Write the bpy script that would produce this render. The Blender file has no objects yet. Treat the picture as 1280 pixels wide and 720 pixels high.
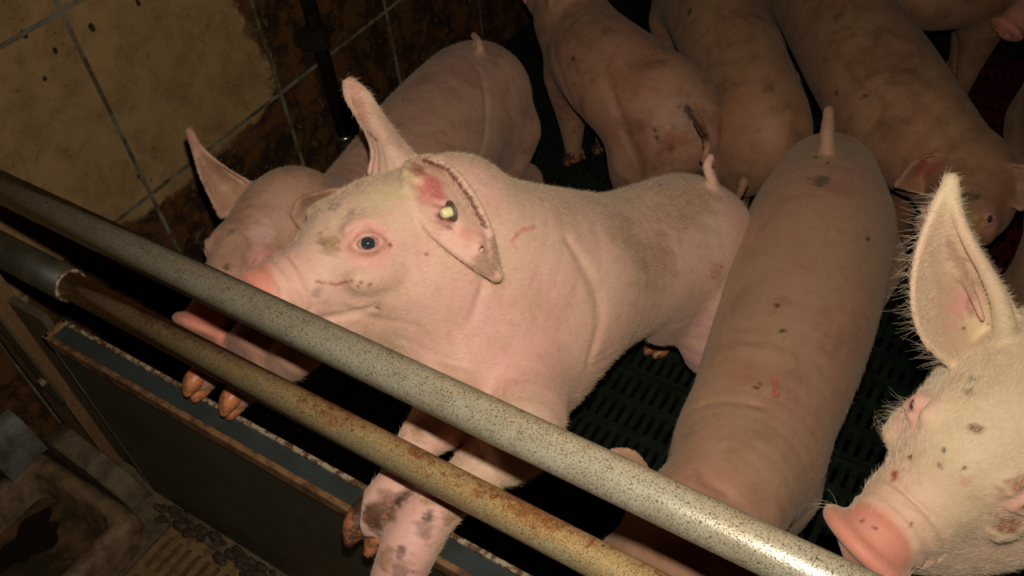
import bpy, math, random
import numpy as np
from mathutils import Vector, Matrix
from mathutils.bvhtree import BVHTree
SC = bpy.context.scene
COL = SC.collection
QUAL = 1
HAIR = 1

# ------------------------------------------------------------------ camera
FPX, PITCH, ROLL, HEAD = 1126.0, math.radians(46.04), math.radians(-7.0), math.radians(37.14)
CZ = 1.80
CF = np.array([-math.sin(HEAD)*math.cos(PITCH), math.cos(HEAD)*math.cos(PITCH), -math.sin(PITCH)])
_r = np.cross(CF, [0, 0, 1]); _r /= np.linalg.norm(_r); _u = np.cross(_r, CF)
CR = math.cos(ROLL)*_r + math.sin(ROLL)*_u
CU = -math.sin(ROLL)*_r + math.cos(ROLL)*_u
CO = np.array([0, 0, CZ])
cam = bpy.data.objects.new('camera', bpy.data.cameras.new('camera'))
COL.objects.link(cam)
cam.data.sensor_width = 36.0
cam.data.lens = FPX/1280*36.0
cam.data.clip_start = 0.02
cam.matrix_world = Matrix(((CR[0], CU[0], -CF[0], 0), (CR[1], CU[1], -CF[1], 0), (CR[2], CU[2], -CF[2], CZ), (0, 0, 0, 1)))
SC.camera = cam
def ray(x, y): return (x-640)/FPX*CR - (y-360)/FPX*CU + CF
def atz(x, y, z):
    d = ray(x, y); return CO + d*((z-CZ)/d[2])
def aty(x, y, Y):
    d = ray(x, y); return CO + d*(Y/d[1])
def proj(p):
    q = np.asarray(p, float)-CO; z = q@CF; return np.array([640+FPX*(q@CR)/z, 360-FPX*(q@CU)/z, z])
def atd(x, y, t): return CO + ray(x, y)*t

# ------------------------------------------------------------------ light
FLASH_POWER = 10.0
fl = bpy.data.lights.new('flash', 'AREA'); fl.shape = 'DISK'; fl.size = 0.028
fl.energy = FLASH_POWER; fl.color = (1.0, 0.94, 0.86)
fl.use_nodes = False; fl.spread = math.radians(125)
flo = bpy.data.objects.new('flash', fl); COL.objects.link(flo)
_m = cam.matrix_world.copy(); _p = CO + CU*0.085 - CF*0.0 + CR*0.012
_m.translation = Vector(_p); flo.matrix_world = _m
w = bpy.data.worlds.new('world'); SC.world = w; w.use_nodes = True
w.node_tree.nodes['Background'].inputs[0].default_value = (1.0, 0.85, 0.6, 1)
w.node_tree.nodes['Background'].inputs[1].default_value = 0.0008
SC.view_settings.view_transform = 'Standard'; SC.view_settings.look = 'None'
SC.view_settings.exposure = 0.0; SC.view_settings.gamma = 1.0
SC.view_settings.use_curve_mapping = False
SC.cycles.max_bounces = 5

# ------------------------------------------------------------------ materials
def srgb(r, g, b):
    f = lambda c: (c/255/12.92) if c/255 <= .04045 else ((c/255+.055)/1.055)**2.4
    return (f(r), f(g), f(b), 1)
class NT:
    def __init__(s, name):
        s.m = bpy.data.materials.new(name); s.m.use_nodes = True
        s.t = s.m.node_tree; s.b = s.t.nodes['Principled BSDF']
        s.tc = s.t.nodes.new('ShaderNodeTexCoord')
    def n(s, typ, **kw):
        o = s.t.nodes.new(typ)
        for k, v in kw.items():
            if k.startswith('i_'):
                o.inputs[k[2:].replace('_', ' ')].default_value = v
            else: setattr(o, k, v)
        return o
    def l(s, a, b): s.t.links.new(a, b)
    def coord(s, scale=(1, 1, 1), src='Object', rot=(0, 0, 0)):
        mp = s.n('ShaderNodeMapping'); mp.inputs['Scale'].default_value = scale
        mp.inputs['Rotation'].default_value = rot
        s.l(s.tc.outputs[src], mp.inputs['Vector']); return mp.outputs[0]
    def noise(s, scale, detail=4, rough=.6, co=None, dist=0.0):
        o = s.n('ShaderNodeTexNoise'); o.inputs['Scale'].default_value = scale
        o.inputs['Detail'].default_value = detail; o.inputs['Roughness'].default_value = rough
        o.inputs['Distortion'].default_value = dist
        s.l(co if co is not None else s.coord(), o.inputs['Vector']); return o.outputs['Fac']
    def ramp(s, fac, a, b, lo=0., hi=1.):
        o = s.n('ShaderNodeMapRange', interpolation_type='SMOOTHSTEP')
        o.inputs[1].default_value = a; o.inputs[2].default_value = b
        o.inputs[3].default_value = lo; o.inputs[4].default_value = hi
        s.l(fac, o.inputs[0]); return o.outputs[0]
    def mix(s, fac, a, b, mode='MIX'):
        o = s.n('ShaderNodeMix', data_type='RGBA', blend_type=mode)
        for sock, v in ((o.inputs[0], fac), (o.inputs[6], a), (o.inputs[7], b)):
            if isinstance(v, (int, float, tuple)): sock.default_value = v
            else: s.l(v, sock)
        return o.outputs[2]
    def math(s, op, a, b=0.0):
        o = s.n('ShaderNodeMath', operation=op)
        for sock, v in ((o.inputs[0], a), (o.inputs[1], b)):
            if isinstance(v, (int, float)): sock.default_value = v
            else: s.l(v, sock)
        return o.outputs[0]
    def bump(s, h, strength, dist):
        o = s.n('ShaderNodeBump'); o.inputs['Strength'].default_value = strength
        o.inputs['Distance'].default_value = dist
        s.l(h, o.inputs['Height']); s.l(o.outputs[0], s.b.inputs['Normal'])
    def fin(s, col=None, rough=.6, metal=0., spec=None):
        if col is not None:
            if isinstance(col, tuple): s.b.inputs['Base Color'].default_value = col
            else: s.l(col, s.b.inputs['Base Color'])
        if isinstance(rough, (int, float)): s.b.inputs['Roughness'].default_value = rough
        else: s.l(rough, s.b.inputs['Roughness'])
        if isinstance(metal, (int, float)): s.b.inputs['Metallic'].default_value = metal
        else: s.l(metal, s.b.inputs['Metallic'])
        if spec is not None: s.b.inputs['Specular IOR Level'].default_value = spec
        return s.m

def skin_mat(name, base, pink, dirt, dirt_amt, speck_amt, sheen=.25, streak=1.0):
    s = NT(name)
    att = s.n('ShaderNodeAttribute', attribute_name='tint')
    n1 = s.noise(5.0, 3, .55); n2 = s.noise(11.0, 6, .62, dist=.4); n3 = s.noise(330., 2, .5); n4 = s.noise(60., 3, .6)
    c = s.mix(s.ramp(n1, .35, .68), base, pink)
    c = s.mix(s.ramp(n2, .54-.13*dirt_amt, .76, 0, .8*min(1, dirt_amt)), c, dirt)
    c = s.mix(s.ramp(n4, .52, .74, 0, .30), c, dirt)
    vo = s.n('ShaderNodeTexVoronoi'); vo.inputs['Scale'].default_value = 46.; vo.inputs['Randomness'].default_value = 1
    s.l(s.coord(), vo.inputs['Vector'])
    m = s.ramp(s.math('ADD', vo.outputs['Distance'], s.math('MULTIPLY', n3, .12)), .10, .17, 1, 0)
    sel = s.ramp(s.noise(9., 2, .5, co=s.coord((1.3, 1.3, 1.3))), .66-.08*speck_amt, .72-.06*speck_amt, 0, .75)
    c = s.mix(s.math('MULTIPLY', m, sel), c, srgb(74, 44, 30))
    c = s.mix(att.outputs['Alpha'], c, att.outputs['Color'])
    s.bump(s.math('ADD', s.math('MULTIPLY', n3, .5), s.math('MULTIPLY', n4, 1.2)), .35, .0016)
    s.b.inputs['Sheen Weight'].default_value = sheen; s.b.inputs['Sheen Roughness'].default_value = .5
    s.b.inputs['Sheen Tint'].default_value = (1, .86, .66, 1)
    s.b.inputs['Subsurface Weight'].default_value = .08
    s.b.inputs['Subsurface Radius'].default_value = (.012, .005, .003)
    s.b.inputs['Subsurface Scale'].default_value = .5
    return s.fin(c, .58, 0, .3)

M = {}
M['skin'] = skin_mat('skin_clean', srgb(206, 168, 140), srgb(214, 160, 144), srgb(164, 124, 88), .62, .4, .2)
M['skin_r'] = skin_mat('skin_fuzzy', srgb(206, 180, 142), srgb(212, 172, 142), srgb(168, 134, 94), .45, .7)
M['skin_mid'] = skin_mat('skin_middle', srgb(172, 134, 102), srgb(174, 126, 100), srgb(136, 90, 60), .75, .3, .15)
M['skin_dirty_dim'] = skin_mat('skin_dirty_dim', srgb(160, 118, 88), srgb(162, 110, 88), srgb(96, 60, 38), 1.15, .9, .08)  # real dirt, with base tones also darkened to stand in for flash falloff
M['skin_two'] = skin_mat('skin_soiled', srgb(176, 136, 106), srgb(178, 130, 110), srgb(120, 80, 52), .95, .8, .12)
M['skin_far_dim'] = skin_mat('skin_far_dim', srgb(152, 114, 80), srgb(152, 104, 76), srgb(98, 64, 40), 1.05, .6, .08)  # background pigs: weaker flash at their distance put into darker base tones

def galv(name, body, rust, dustc, rust_amt, gloss, u0=-.012, u1=.026):
    s = NT(name)
    co = s.coord()
    sp = s.noise(520., 3, .7, co); mid = s.noise(26., 6, .72, co, .5); big = s.noise(7., 4, .6, co); cr = s.noise(90., 5, .75, co, .3)
    sep = s.n('ShaderNodeSeparateXYZ'); s.l(s.tc.outputs['Object'], sep.inputs[0])
    q_ = s.math('ADD', sep.outputs['Y'], s.math('MULTIPLY', sep.outputs['Z'], .3))
    up = s.ramp(s.math('ADD', q_, s.math('MULTIPLY', s.math('SUBTRACT', mid, .5), .05)), u0, u1)   # settled dust and rust on the upper side of the tube
    c = body
    c = s.mix(s.ramp(mid, .4, .7, 0, .35), c, dustc)
    c = s.mix(s.math('MULTIPLY', up, .45+.5*min(1, rust_amt)), c, dustc)
    rf = s.math('MULTIPLY', s.math('MULTIPLY', s.math('ADD', up, .18*rust_amt), s.ramp(s.math('ADD', s.math('MULTIPLY', cr, .5), s.math('MULTIPLY', big, .5)), .56-.14*rust_amt, .66-.12*rust_amt)), min(1., .35+rust_amt))
    c = s.mix(rf, c, rust)
    c = s.mix(s.math('MULTIPLY', rf, s.ramp(cr, .58, .70)), c, srgb(84, 48, 22))
    pit = s.ramp(sp, .52, .59, 0, .9)
    c = s.mix(pit, c, srgb(66, 52, 34))
    pit2 = s.ramp(s.noise(130., 3, .6, co), .68, .73, 0, .85)
    c = s.mix(pit2, c, srgb(46, 32, 20))
    c = s.mix(s.math('MULTIPLY', up, s.ramp(s.noise(190., 3, .6, co), .64, .70, 0, .7*rust_amt)), c, srgb(206, 190, 146))
    met = s.math('MULTIPLY', s.math('MULTIPLY', s.ramp(rf, 0, .5, .46, .05), s.ramp(up, .2, .9, 1, .3)), s.ramp(pit, 0, .5, 1, .3))
    rg = s.math('ADD', s.ramp(s.math('MAXIMUM', rf, s.math('MULTIPLY', up, .6)), 0, .6, gloss, .72), s.math('MULTIPLY', s.math('SUBTRACT', sp, .5), .3))
    s.bump(s.math('SUBTRACT', s.math('MULTIPLY', s.math('MULTIPLY', cr, up), 1.6*rust_amt), s.math('MULTIPLY', sp, .6)), .5, .0012)
    return s.fin(c, rg, met, .5)
M['pipe_top'] = galv('galvanised_speckled', srgb(190, 180, 152), srgb(120, 86, 48), srgb(138, 108, 66), .22, .29)
M['pipe_low'] = galv('galvanised_rusty', srgb(204, 184, 136), srgb(146, 90, 40), srgb(184, 142, 80), .62, .42, -.026, .014)
M['rust_strap'] = galv('rusty_steel', srgb(132, 102, 66), srgb(112, 74, 38), srgb(120, 88, 52), .8, .6)
M['steel_dark'] = galv('dirty_steel', srgb(96, 86, 62), srgb(84, 62, 38), srgb(80, 66, 44), .4, .5)

def plain(name, c1, c2, scale=12., rough=.55, metal=0., spec=.4, bump=.2, bd=.002, lo=.35, hi=.7, detail=6):
    s = NT(name); n = s.noise(scale, detail, .65)
    s.bump(n, bump, bd)
    return s.fin(s.mix(s.ramp(n, lo, hi), c1, c2), rough, metal, spec)
M['sleeve'] = plain('black_sleeve', srgb(40, 38, 26), srgb(66, 54, 34), 22., .5)
M['board'] = plain('grey_green_board', srgb(70, 66, 48), srgb(58, 53, 37), 7., .5, bump=.1, detail=3)
M['channel'] = plain('blue_grey_plastic', srgb(50, 56, 54), srgb(42, 44, 38), 14., .42)
M['lip'] = plain('dirty_lip', srgb(156, 138, 110), srgb(84, 56, 30), 75., .6, lo=.42, hi=.56, bump=.5)
M['lip2'] = plain('brown_lip', srgb(122, 88, 52), srgb(78, 48, 26), 40., .7, lo=.40, hi=.62, bump=.5)
M['trough_rim'] = plain('trough_rim', srgb(116, 92, 62), srgb(72, 50, 28), 30., .7, bump=.6)
M['trough_pale'] = plain('trough_pale', srgb(100, 98, 86), srgb(64, 56, 40), 16., .6)
M['trough_in'] = plain('trough_inside', srgb(92, 66, 36), srgb(44, 36, 18), 9., .5, lo=.40, hi=.60)
M['slurry'] = plain('slurry', srgb(30, 22, 12), srgb(16, 12, 8), 9., .3)
M['grate'] = plain('brown_grate', srgb(120, 92, 54), srgb(84, 62, 36), 30., .65, bump=.5)
M['concrete'] = plain('dirty_concrete', srgb(100, 84, 60), srgb(62, 46, 28), 20., .8, bump=.6, bd=.004)
M['crust'] = plain('manure_crust', srgb(66, 48, 28), srgb(36, 26, 14), 60., .8, bump=1., bd=.004)
M['green'] = plain('green_plastic', srgb(16, 32, 12), srgb(12, 15, 7), 20., .55, lo=.35, hi=.62)
M['red'] = plain('red_plastic', srgb(64, 3, 9), srgb(34, 3, 6), 14., .55)
M['pit'] = plain('pit', srgb(10, 8, 5), srgb(6, 5, 4), 8., .9, spec=.1)
M['black_pipe'] = plain('black_pipe', srgb(26, 22, 16), srgb(44, 34, 22), 30., .4)
M['chrome'] = plain('chrome_ring', srgb(150, 150, 140), srgb(110, 100, 80), 30., .25, metal=.9)
M['hoof'] = plain('hoof_horn', srgb(184, 112, 64), srgb(112, 72, 44), 46., .45, bump=.4, lo=.4, hi=.6)
M['hoof_dark'] = plain('hoof_horn_dark', srgb(160, 98, 60), srgb(60, 42, 30), 50., .5, bump=.4, lo=.38, hi=.55)
M['tag_yellow'] = plain('tag_pin', srgb(232, 218, 160), srgb(206, 186, 126), 40., .4)
M['tag_metal'] = plain('tag_disc', srgb(120, 116, 100), srgb(70, 62, 50), 60., .3, metal=.5)
s = NT('eye_black'); M['eye'] = s.fin(srgb(46, 48, 52), .08, 0, .8)
s = NT('eye_rim'); M['eye_white'] = s.fin(srgb(176, 164, 152), .25, 0, .5)
s = NT('hair_gold'); M['hair'] = s.fin(srgb(222, 190, 150), .45, 0, .5)
s = NT('hair_dim'); M['hair_dim'] = s.fin(srgb(178, 146, 112), .55, 0, .3)
s = NT('hair_white'); M['hair_w'] = s.fin(srgb(228, 206, 170), .45, 0, .6)

def wall_mat():
    s = NT('soiled_wall_tiles')
    co = s.coord(); sep = s.n('ShaderNodeSeparateXYZ'); s.l(co, sep.inputs[0])
    Y, Z = sep.outputs['Y'], sep.outputs['Z']
    fine = s.noise(70., 5, .7, co); big = s.noise(2.6, 6, .62, co); med = s.noise(12., 7, .7, co, .5)
    c = s.mix(s.ramp(med, .35, .7), srgb(152, 120, 76), srgb(126, 96, 58))
    c = s.mix(s.ramp(fine, .55, .75, 0, .5), c, srgb(100, 74, 42))
    # fly specks and splashes
    vo = s.n('ShaderNodeTexVoronoi'); vo.inputs['Scale'].default_value = 19.
    s.l(s.coord((1, 1, .62)), vo.inputs['Vector'])
    sp = s.ramp(s.math('ADD', vo.outputs['Distance'], s.math('MULTIPLY', fine, .22)), .20, .26, .95, 0)
    sp = s.math('MULTIPLY', sp, s.ramp(s.noise(31., 2, .5, s.coord((1, 1, .8))), .40, .50))
    c = s.mix(sp, c, srgb(30, 22, 14))
    vo2 = s.n('ShaderNodeTexVoronoi'); vo2.inputs['Scale'].default_value = 75.
    s.l(co, vo2.inputs['Vector'])
    sp2 = s.math('MULTIPLY', s.ramp(vo2.outputs['Distance'], .10, .22, .8, 0), s.ramp(med, .48, .6))
    c = s.mix(sp2, c, srgb(52, 36, 20))
    # heavy manure: below the joint and towards the back
    low = s.math('ADD', s.math('MULTIPLY', s.ramp(Z, .36, .50, 1, 0), 1.0), s.math('MULTIPLY', s.ramp(Y, 1.22, 1.50, 0, 1), 1.0))
    low = s.math('MINIMUM', low, 1.15)
    k = s.math('ADD', low, s.math('MULTIPLY', s.math('SUBTRACT', big, .5), 1.6))
    k = s.math('ADD', k, s.math('MULTIPLY', s.math('SUBTRACT', med, .5), 1.1))
    dirt = s.ramp(k, .42, .70)
    dcol = s.mix(s.ramp(med, .42, .6), srgb(40, 24, 11), srgb(86, 54, 22))
    flake = s.ramp(s.noise(46., 6, .75, s.coord((1, 1, .6)), .4), .60, .68, 0, .8)
    dcol = s.mix(flake, dcol, srgb(136, 104, 62))
    c = s.mix(dirt, c, dcol)
    s.bump(s.math('ADD', s.math('MULTIPLY', fine, .3), s.math('MULTIPLY', dirt, .6)), .5, .006)
    return s.fin(c, .62, 0, .35)
M['wall'] = wall_mat()
M['grout'] = plain('grey_grout', srgb(112, 106, 84), srgb(70, 56, 34), 14., .8, lo=.38, hi=.62)

# ------------------------------------------------------------------ object helpers
def link(name, me, mat, parent=None):
    o = bpy.data.objects.new(name, me); COL.objects.link(o)
    if mat is not None and len(me.materials) == 0: me.materials.append(mat)
    if parent is not None: o.parent = parent
    return o
def tag(o, label=None, cat=None, group=None, kind=None):
    if label: o['label'] = label
    if cat: o['category'] = cat
    if group: o['group'] = group
    if kind: o['kind'] = kind
    return o
def empty(name, loc=(0, 0, 0)):
    o = bpy.data.objects.new(name, None); COL.objects.link(o); o.location = loc; o.empty_display_size = .1
    return o
def mesh(name, V, Fc, smooth=False):
    me = bpy.data.meshes.new(name); me.from_pydata([tuple(map(float, v)) for v in V], [], [tuple(map(int, f)) for f in Fc]); me.update()
    if smooth: me.polygons.foreach_set('use_smooth', [True]*len(me.polygons))
    return me
class MB:
    def __init__(s): s.V = []; s.F = []
    def box(s, lo, hi, rot=None, org=(0, 0, 0)):
        b = len(s.V)
        for i in range(8):
            p = Vector((hi[0] if i & 1 else lo[0], hi[1] if i & 2 else lo[1], hi[2] if i & 4 else lo[2]))
            if rot is not None: p = rot @ p
            s.V.append(tuple(p+Vector(org)))
        for f in ((0, 2, 3, 1), (4, 5, 7, 6), (0, 1, 5, 4), (2, 6, 7, 3), (0, 4, 6, 2), (1, 3, 7, 5)): s.F.append(tuple(b+k for k in f))
        return s
    def prism(s, pts, axis, a, b):
        # pts: closed 2D outline in the two other axes, extruded along axis
        n = len(pts); base = len(s.V)
        for v in (a, b):
            for p in pts:
                q = [0, 0, 0]; o = [i for i in range(3) if i != axis]
                q[axis] = v; q[o[0]] = p[0]; q[o[1]] = p[1]; s.V.append(tuple(q))
        s.F.append(tuple(base+i for i in range(n))); s.F.append(tuple(base+n+i for i in reversed(range(n))))
        for i in range(n): s.F.append((base+i, base+(i+1) % n, base+n+(i+1) % n, base+n+i))
        return s
    def tube(s, pts, rad, n=24, cap=True):
        pts = [np.array(p, float) for p in pts]
        if isinstance(rad, (int, float)): rad = [rad]*len(pts)
        prev = None; base = len(s.V)
        for i, p in enumerate(pts):
            d = pts[min(i+1, len(pts)-1)]-pts[max(i-1, 0)]; d /= np.linalg.norm(d)
            if prev is None:
                a = np.cross(d, [0, 0, 1]) if abs(d[2]) < .9 else np.cross(d, [1, 0, 0])
            else: a = prev - d*(prev@d)
            a /= np.linalg.norm(a); prev = a; b = np.cross(d, a)
            for k in range(n):
                t = 2*math.pi*k/n; s.V.append(tuple(p+rad[i]*(math.cos(t)*a+math.sin(t)*b)))
        for i in range(len(pts)-1):
            for k in range(n):
                s.F.append((base+i*n+k, base+i*n+(k+1) % n, base+(i+1)*n+(k+1) % n, base+(i+1)*n+k))
        if cap:
            s.F.append(tuple(base+k for k in reversed(range(n)))); e = base+(len(pts)-1)*n; s.F.append(tuple(e+k for k in range(n)))
        return s
    def build(s, name, mat, parent=None, bevel=0., smooth=False):
        bb = s.V; me = mesh(name, s.V, s.F, smooth)
        o = link(name, me, mat, parent)
        if bevel:
            m = o.modifiers.new('b', 'BEVEL'); m.width = bevel; m.segments = 2; m.limit_method = 'ANGLE'
        if smooth:
            for p in me.polygons:
                if len(p.vertices) > 4: p.use_smooth = False
        return o

# ------------------------------------------------------------------ room
WX, BY, RX, FY, ZC = -1.75, 4.3, 3.0, -1.0, 2.6
o = MB().box((WX-.1, FY, -.4), (WX, BY, ZC)).build('wall_left', M['wall']); tag(o, kind='structure')
g = MB()
for y in (-.05, .425, .90, 1.374, 1.85, 2.32, 2.8, 3.3, 3.8): g.box((WX-.002, y-.005, .0), (WX+.0022, y+.005, ZC))
for z in (.444, .937, 1.43, 1.92): g.box((WX-.002, FY, z-.005), (WX+.002, BY, z+.005))
tag(g.build('trim_1', M['grout']), kind='structure')
tag(MB().box((WX, BY, -.4), (RX, BY+.1, ZC)).build('wall_back', M['wall']), kind='structure')
tag(MB().box((RX, FY, -.4), (RX+.1, BY, ZC)).build('wall_right', M['concrete']), kind='structure')
tag(MB().box((WX, FY-.1, -.4), (RX, FY, ZC)).build('wall_front', M['concrete']), kind='structure')
tag(MB().box((WX, FY, ZC), (RX, BY, ZC+.1)).build('ceiling', M['concrete']), kind='structure')
tag(MB().box((WX, FY, -.4), (RX, BY, -.32)).build('floor', M['pit']), kind='structure')
# slatted plastic floor modules of the pen (real slots over the pit)
def slat_module(x0, y0, x1, y1):
    m = MB(); top = 0.; bot = -.03
    px, py = .0262, .082
    nx = int(round((x1-x0)/px)); ny = int(round((y1-y0)/py))
    px = (x1-x0-.006)/nx; py = (y1-y0-.006)/ny
    for j in range(ny+1):
        yy = y0+.003+j*py
        m.box((x0+.002, max(yy-.013, y0+.002), bot), (x1-.002, min(yy+.013, y1-.002), top))
    for i in range(nx+1):
        xx = x0+.003+i*px
        m.box((max(xx-.0075, x0+.002), y0+.003, bot), (min(xx+.0075, x1-.002), y1-.003, top-.0015))
    return m
reds = {(3, 3), (4, 3), (3, 4), (4, 4)}
for i in range(6):
    for j in range(6):
        x0, y0 = WX+i*.52, .47+(j-.65)*.6 if j else .47
        col = 'red' if (i, j) in reds else 'green'
        o = slat_module(x0, y0, x0+.52, .47+(j+.35)*.6).build('floor_%s' % col, M[col]); o.name = 'floor'
        tag(o, kind='structure')

# ------------------------------------------------------------------ pen fence
FYY = .445; ZT, ZL, ZP = .985, .782, .564
def pipe(name, x0, x1, y, z, r, mat, parent=None, n=48):
    m = MB(); m.tube([(x, 0, 0) for x in np.linspace(x0, x1, 2)], r, n)
    o = m.build(name, mat, parent, smooth=True); o.location = (0, y, z); return o
o = pipe('fence_pipe', WX+.002, 1.9, FYY, ZT, .0245, M['pipe_top'])
tag(o, 'upper speckled galvanised pipe running across the pen fence, thickest and brightest rail', 'pipe')
lp = empty('fence_rail', (0, 0, 0))
o = pipe('pipe', -1.262, 1.9, FYY, ZL, .0235, M['pipe_low'], lp)
sl = pipe('sleeve', -1.66, -1.255, FYY, ZL, .030, M['sleeve'], lp)
ring = MB()
nn = 40
for a in range(nn):
    t = 2*math.pi*a/nn
    for (x, r) in ((-1.257, .0235), (-1.257, .0290), (-1.2525, .0290), (-1.2525, .0235)): ring.V.append((x, r*math.cos(t), r*math.sin(t)))
for a in range(nn):
    for k in range(4): ring.F.append((a*4+k, a*4+(k+1) % 4, ((a+1) % nn)*4+(k+1) % 4, ((a+1) % nn)*4+k))
o = ring.build('collar', M['lip'], lp, smooth=True); o.location = (0, FYY, ZL)
o = MB().box((WX+.002, FYY-.03, ZL-.055), (-1.645, FYY+.03, ZL+.055)).build('wall_bracket', M['steel_dark'], lp, .006)
tag(lp, 'lower rusty brown pipe below the brighter rail, in a dark sleeve', 'pipe')
# partition board with its plastic channel
PX0 = -1.45
pb = empty('pen_partition', (PX0, .43, 0))
def pbp(name, lo, hi, mat, bevel=.001):
    m = MB().box([lo[i]-(PX0, .43, 0)[i] for i in range(3)], [hi[i]-(PX0, .43, 0)[i] for i in range(3)])
    return m.build(name, mat, pb, bevel)
pbp('board', (PX0, .423, .004), (1.9, .463, ZP-.004), M['board'])
pbp('channel', (PX0+.012, .427, ZP-.004), (1.9, .4605, ZP+.004), M['channel'])
pbp('near_lip', (PX0, .4165, ZP-.020), (1.9, .4275, ZP+.010), M['lip2'], .002)
pbp('far_lip', (PX0, .4600, ZP-.020), (1.9, .4690, ZP+.010), M['lip'], .002)
pbp('edge_strip', (PX0-.0015, .4215, .01), (PX0+.0015, .4245, ZP-.005), M['trough_pale'], 0)
pbp('end_cap', (PX0, .4165, ZP-.02), (PX0+.014, .469, ZP+.010), M['lip2'], .003)
tag(pb, 'dark grey-green partition board with a blue-grey channel along its top, under the pipes', 'partition')
# post and latch between wall and board
gp = empty('fence_post', (-1.62, .43, 0))
def gpp(name, m, mat, bevel=.002): 
    o = m.build(name, mat, gp, bevel); o.data.transform(Matrix.Translation((1.62, -.43, 0))); return o
gpp('upright', MB().box((-1.675, .41, .03), (-1.565, .425, .70)).box((-1.575, .41, .03), (-1.562, .455, .70)).box((-1.675, .41, .03), (-1.668, .455, .70)), M['rust_strap'])
gpp('side_board', MB().box((WX+.004, .43, .03), (-1.675, .455, .55)), M['board'])
gpp('foot', MB().prism([(-1.73, .03), (-1.73, .10), (-1.66, .13), (-1.56, .10), (-1.47, .05), (-1.45, .02), (-1.45, -.0), (-1.73, 0)], 1, .355, .412), M['concrete'], .008)
gpp('web', MB().box((-1.562, .435, .05), (-1.455, .452, .60)), M['steel_dark'])
tag(gp, 'rusty flat steel post between the wall and the partition board at lower left', 'post')
lt = empty('gate_latch', (-1.555, .405, .45))
m = MB(); out = []
for k in range(9): 
    t = math.pi+math.pi*k/8; out.append((.02*math.cos(t), -.115+.02*math.sin(t)))
out += [(.02, .20), (-.02, .20)]
m.prism(out, 1, -.006, .0)
o = m.build('bar', M['steel_dark'], lt, .0015)
m = MB().tube([(0, 0, 0), (0, -.012, 0)], .010, 6)
o = m.build('bolt', M['rust_strap'], lt); o.location = (.004, -.005, -.055)
m = MB().tube([(0, .002, 0), (0, -.012, 0)], .016, 16)
o = m.build('pivot_cap', M['trough_pale'], lt, .002); o.location = (0, -.005, .185)
lt.rotation_euler = (0, math.radians(-3), 0)
tag(lt, 'flat grey latch bar with rounded lower end and bolt, lying against the rusty post', 'latch')
# manure lumps along the foot of the fence
def lumps(name, pts, mat):
    m = MB(); rnd = random.Random(4)
    for (x, y, z, r) in pts:
        b = len(m.V); n1, n2 = 10, 7
        for i in range(n2+1):
            for k in range(n1):
                th = math.pi*i/n2; ph = 2*math.pi*k/n1; rr = r*(1+.35*(rnd.random()-.5))
                m.V.append((x+rr*1.3*math.sin(th)*math.cos(ph), y+rr*.7*math.sin(th)*math.sin(ph), z+rr*.6*math.cos(th)))
        for i in range(n2):
            for k in range(n1): m.F.append((b+i*n1+k, b+i*n1+(k+1) % n1, b+(i+1)*n1+(k+1) % n1, b+(i+1)*n1+k))
    o = m.build(name, mat, smooth=True); return o
rnd = random.Random(11)
o = lumps('dried_manure', [(-1.40+.006*i+rnd.uniform(-.012, .012), .398+rnd.uniform(-.026, .014), .006+rnd.uniform(0, .008), rnd.uniform(.006, .016)) for i in range(60)], M['crust'])
tag(o, 'crumbly brown manure crust heaped along the bottom of the partition board', 'manure', kind='stuff')

# feeding trough and brown grate of the neighbouring pen
tr = empty('feed_trough', (-1.60, .2, 0))
def rrect(x0, y0, x1, y1, r, n=6):
    P = []
    for cx, cy, a in ((x1-r, y1-r, 0), (x0+r, y1-r, 90), (x0+r, y0+r, 180), (x1-r, y0+r, 270)):
        for k in range(n+1):
            t = math.radians(a+90*k/n); P.append((cx+r*math.cos(t), cy+r*math.sin(t)))
    return P
def ring_loft(rings, cap_last=True):
    m = MB(); n = len(rings[0][0])
    for P, z in rings:
        for p in P: m.V.append((p[0], p[1], z))
    for i in range(len(rings)-1):
        for k in range(n): m.F.append((i*n+k, i*n+(k+1) % n, (i+1)*n+(k+1) % n, (i+1)*n+k))
    if cap_last: m.F.append(tuple((len(rings)-1)*n+k for k in range(n)))
    return m
X0, X1, Y0, Y1 = -1.735, -1.36, -.5, .345
R_ = []
for ins, z, r in ((0, .002, .03), (.0, .075, .03), (.008, .092, .03), (.022, .098, .03), (.040, .092, .035), (.046, .080, .035), (.060, .012, .035)):
    R_.append((rrect(X0+ins, Y0+ins, X1-ins, Y1-ins, r), z))
m = ring_loft(R_, False); o = m.build('rim', M['trough_rim'], tr, smooth=True); o.data.transform(Matrix.Translation((1.60, -.2, 0)))
m = MB().box((X0+.05, Y0+.05, .010), (X1-.05, Y1-.05, .014)); o = m.build('basin', M['trough_in'], tr); o.data.transform(Matrix.Translation((1.60, -.2, 0)))
tag(tr, 'brown caked feed trough on the floor at the bottom left corner', 'trough')
# slurry puddle lying in the trough
P = []
for k in range(40):
    t = 2*math.pi*k/40; r = 1+.22*math.sin(3*t+.6)+.12*math.sin(7*t)
    P.append((-1.60+.050*r*math.cos(t), .185+.075*r*math.sin(t)))
m = MB().prism(P, 2, .014, .018); tag(m.build('slurry_puddle', M['slurry']), 'black slurry puddle lying in the brown feed trough', 'puddle')
# pale curved apron against the wall
ap = []
for k in range(9):
    t = math.radians(90*k/8); ap.append((WX+.003+.075*math.sin(t)*1., .30-.20*(1-math.cos(t))))
pts = [(WX+.003, .225)]+[(WX+.006+.06*math.sin(math.radians(a)), .105+.12*math.cos(math.radians(a))) for a in range(0, 91, 10)]+[(WX+.003, .105)]
o = MB().prism(pts, 1, .25, .352).build('splash_guard', M['trough_pale'], None, .003)
tag(o, 'pale grey curved splash guard on the wall above the feed trough', 'splash guard')
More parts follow.
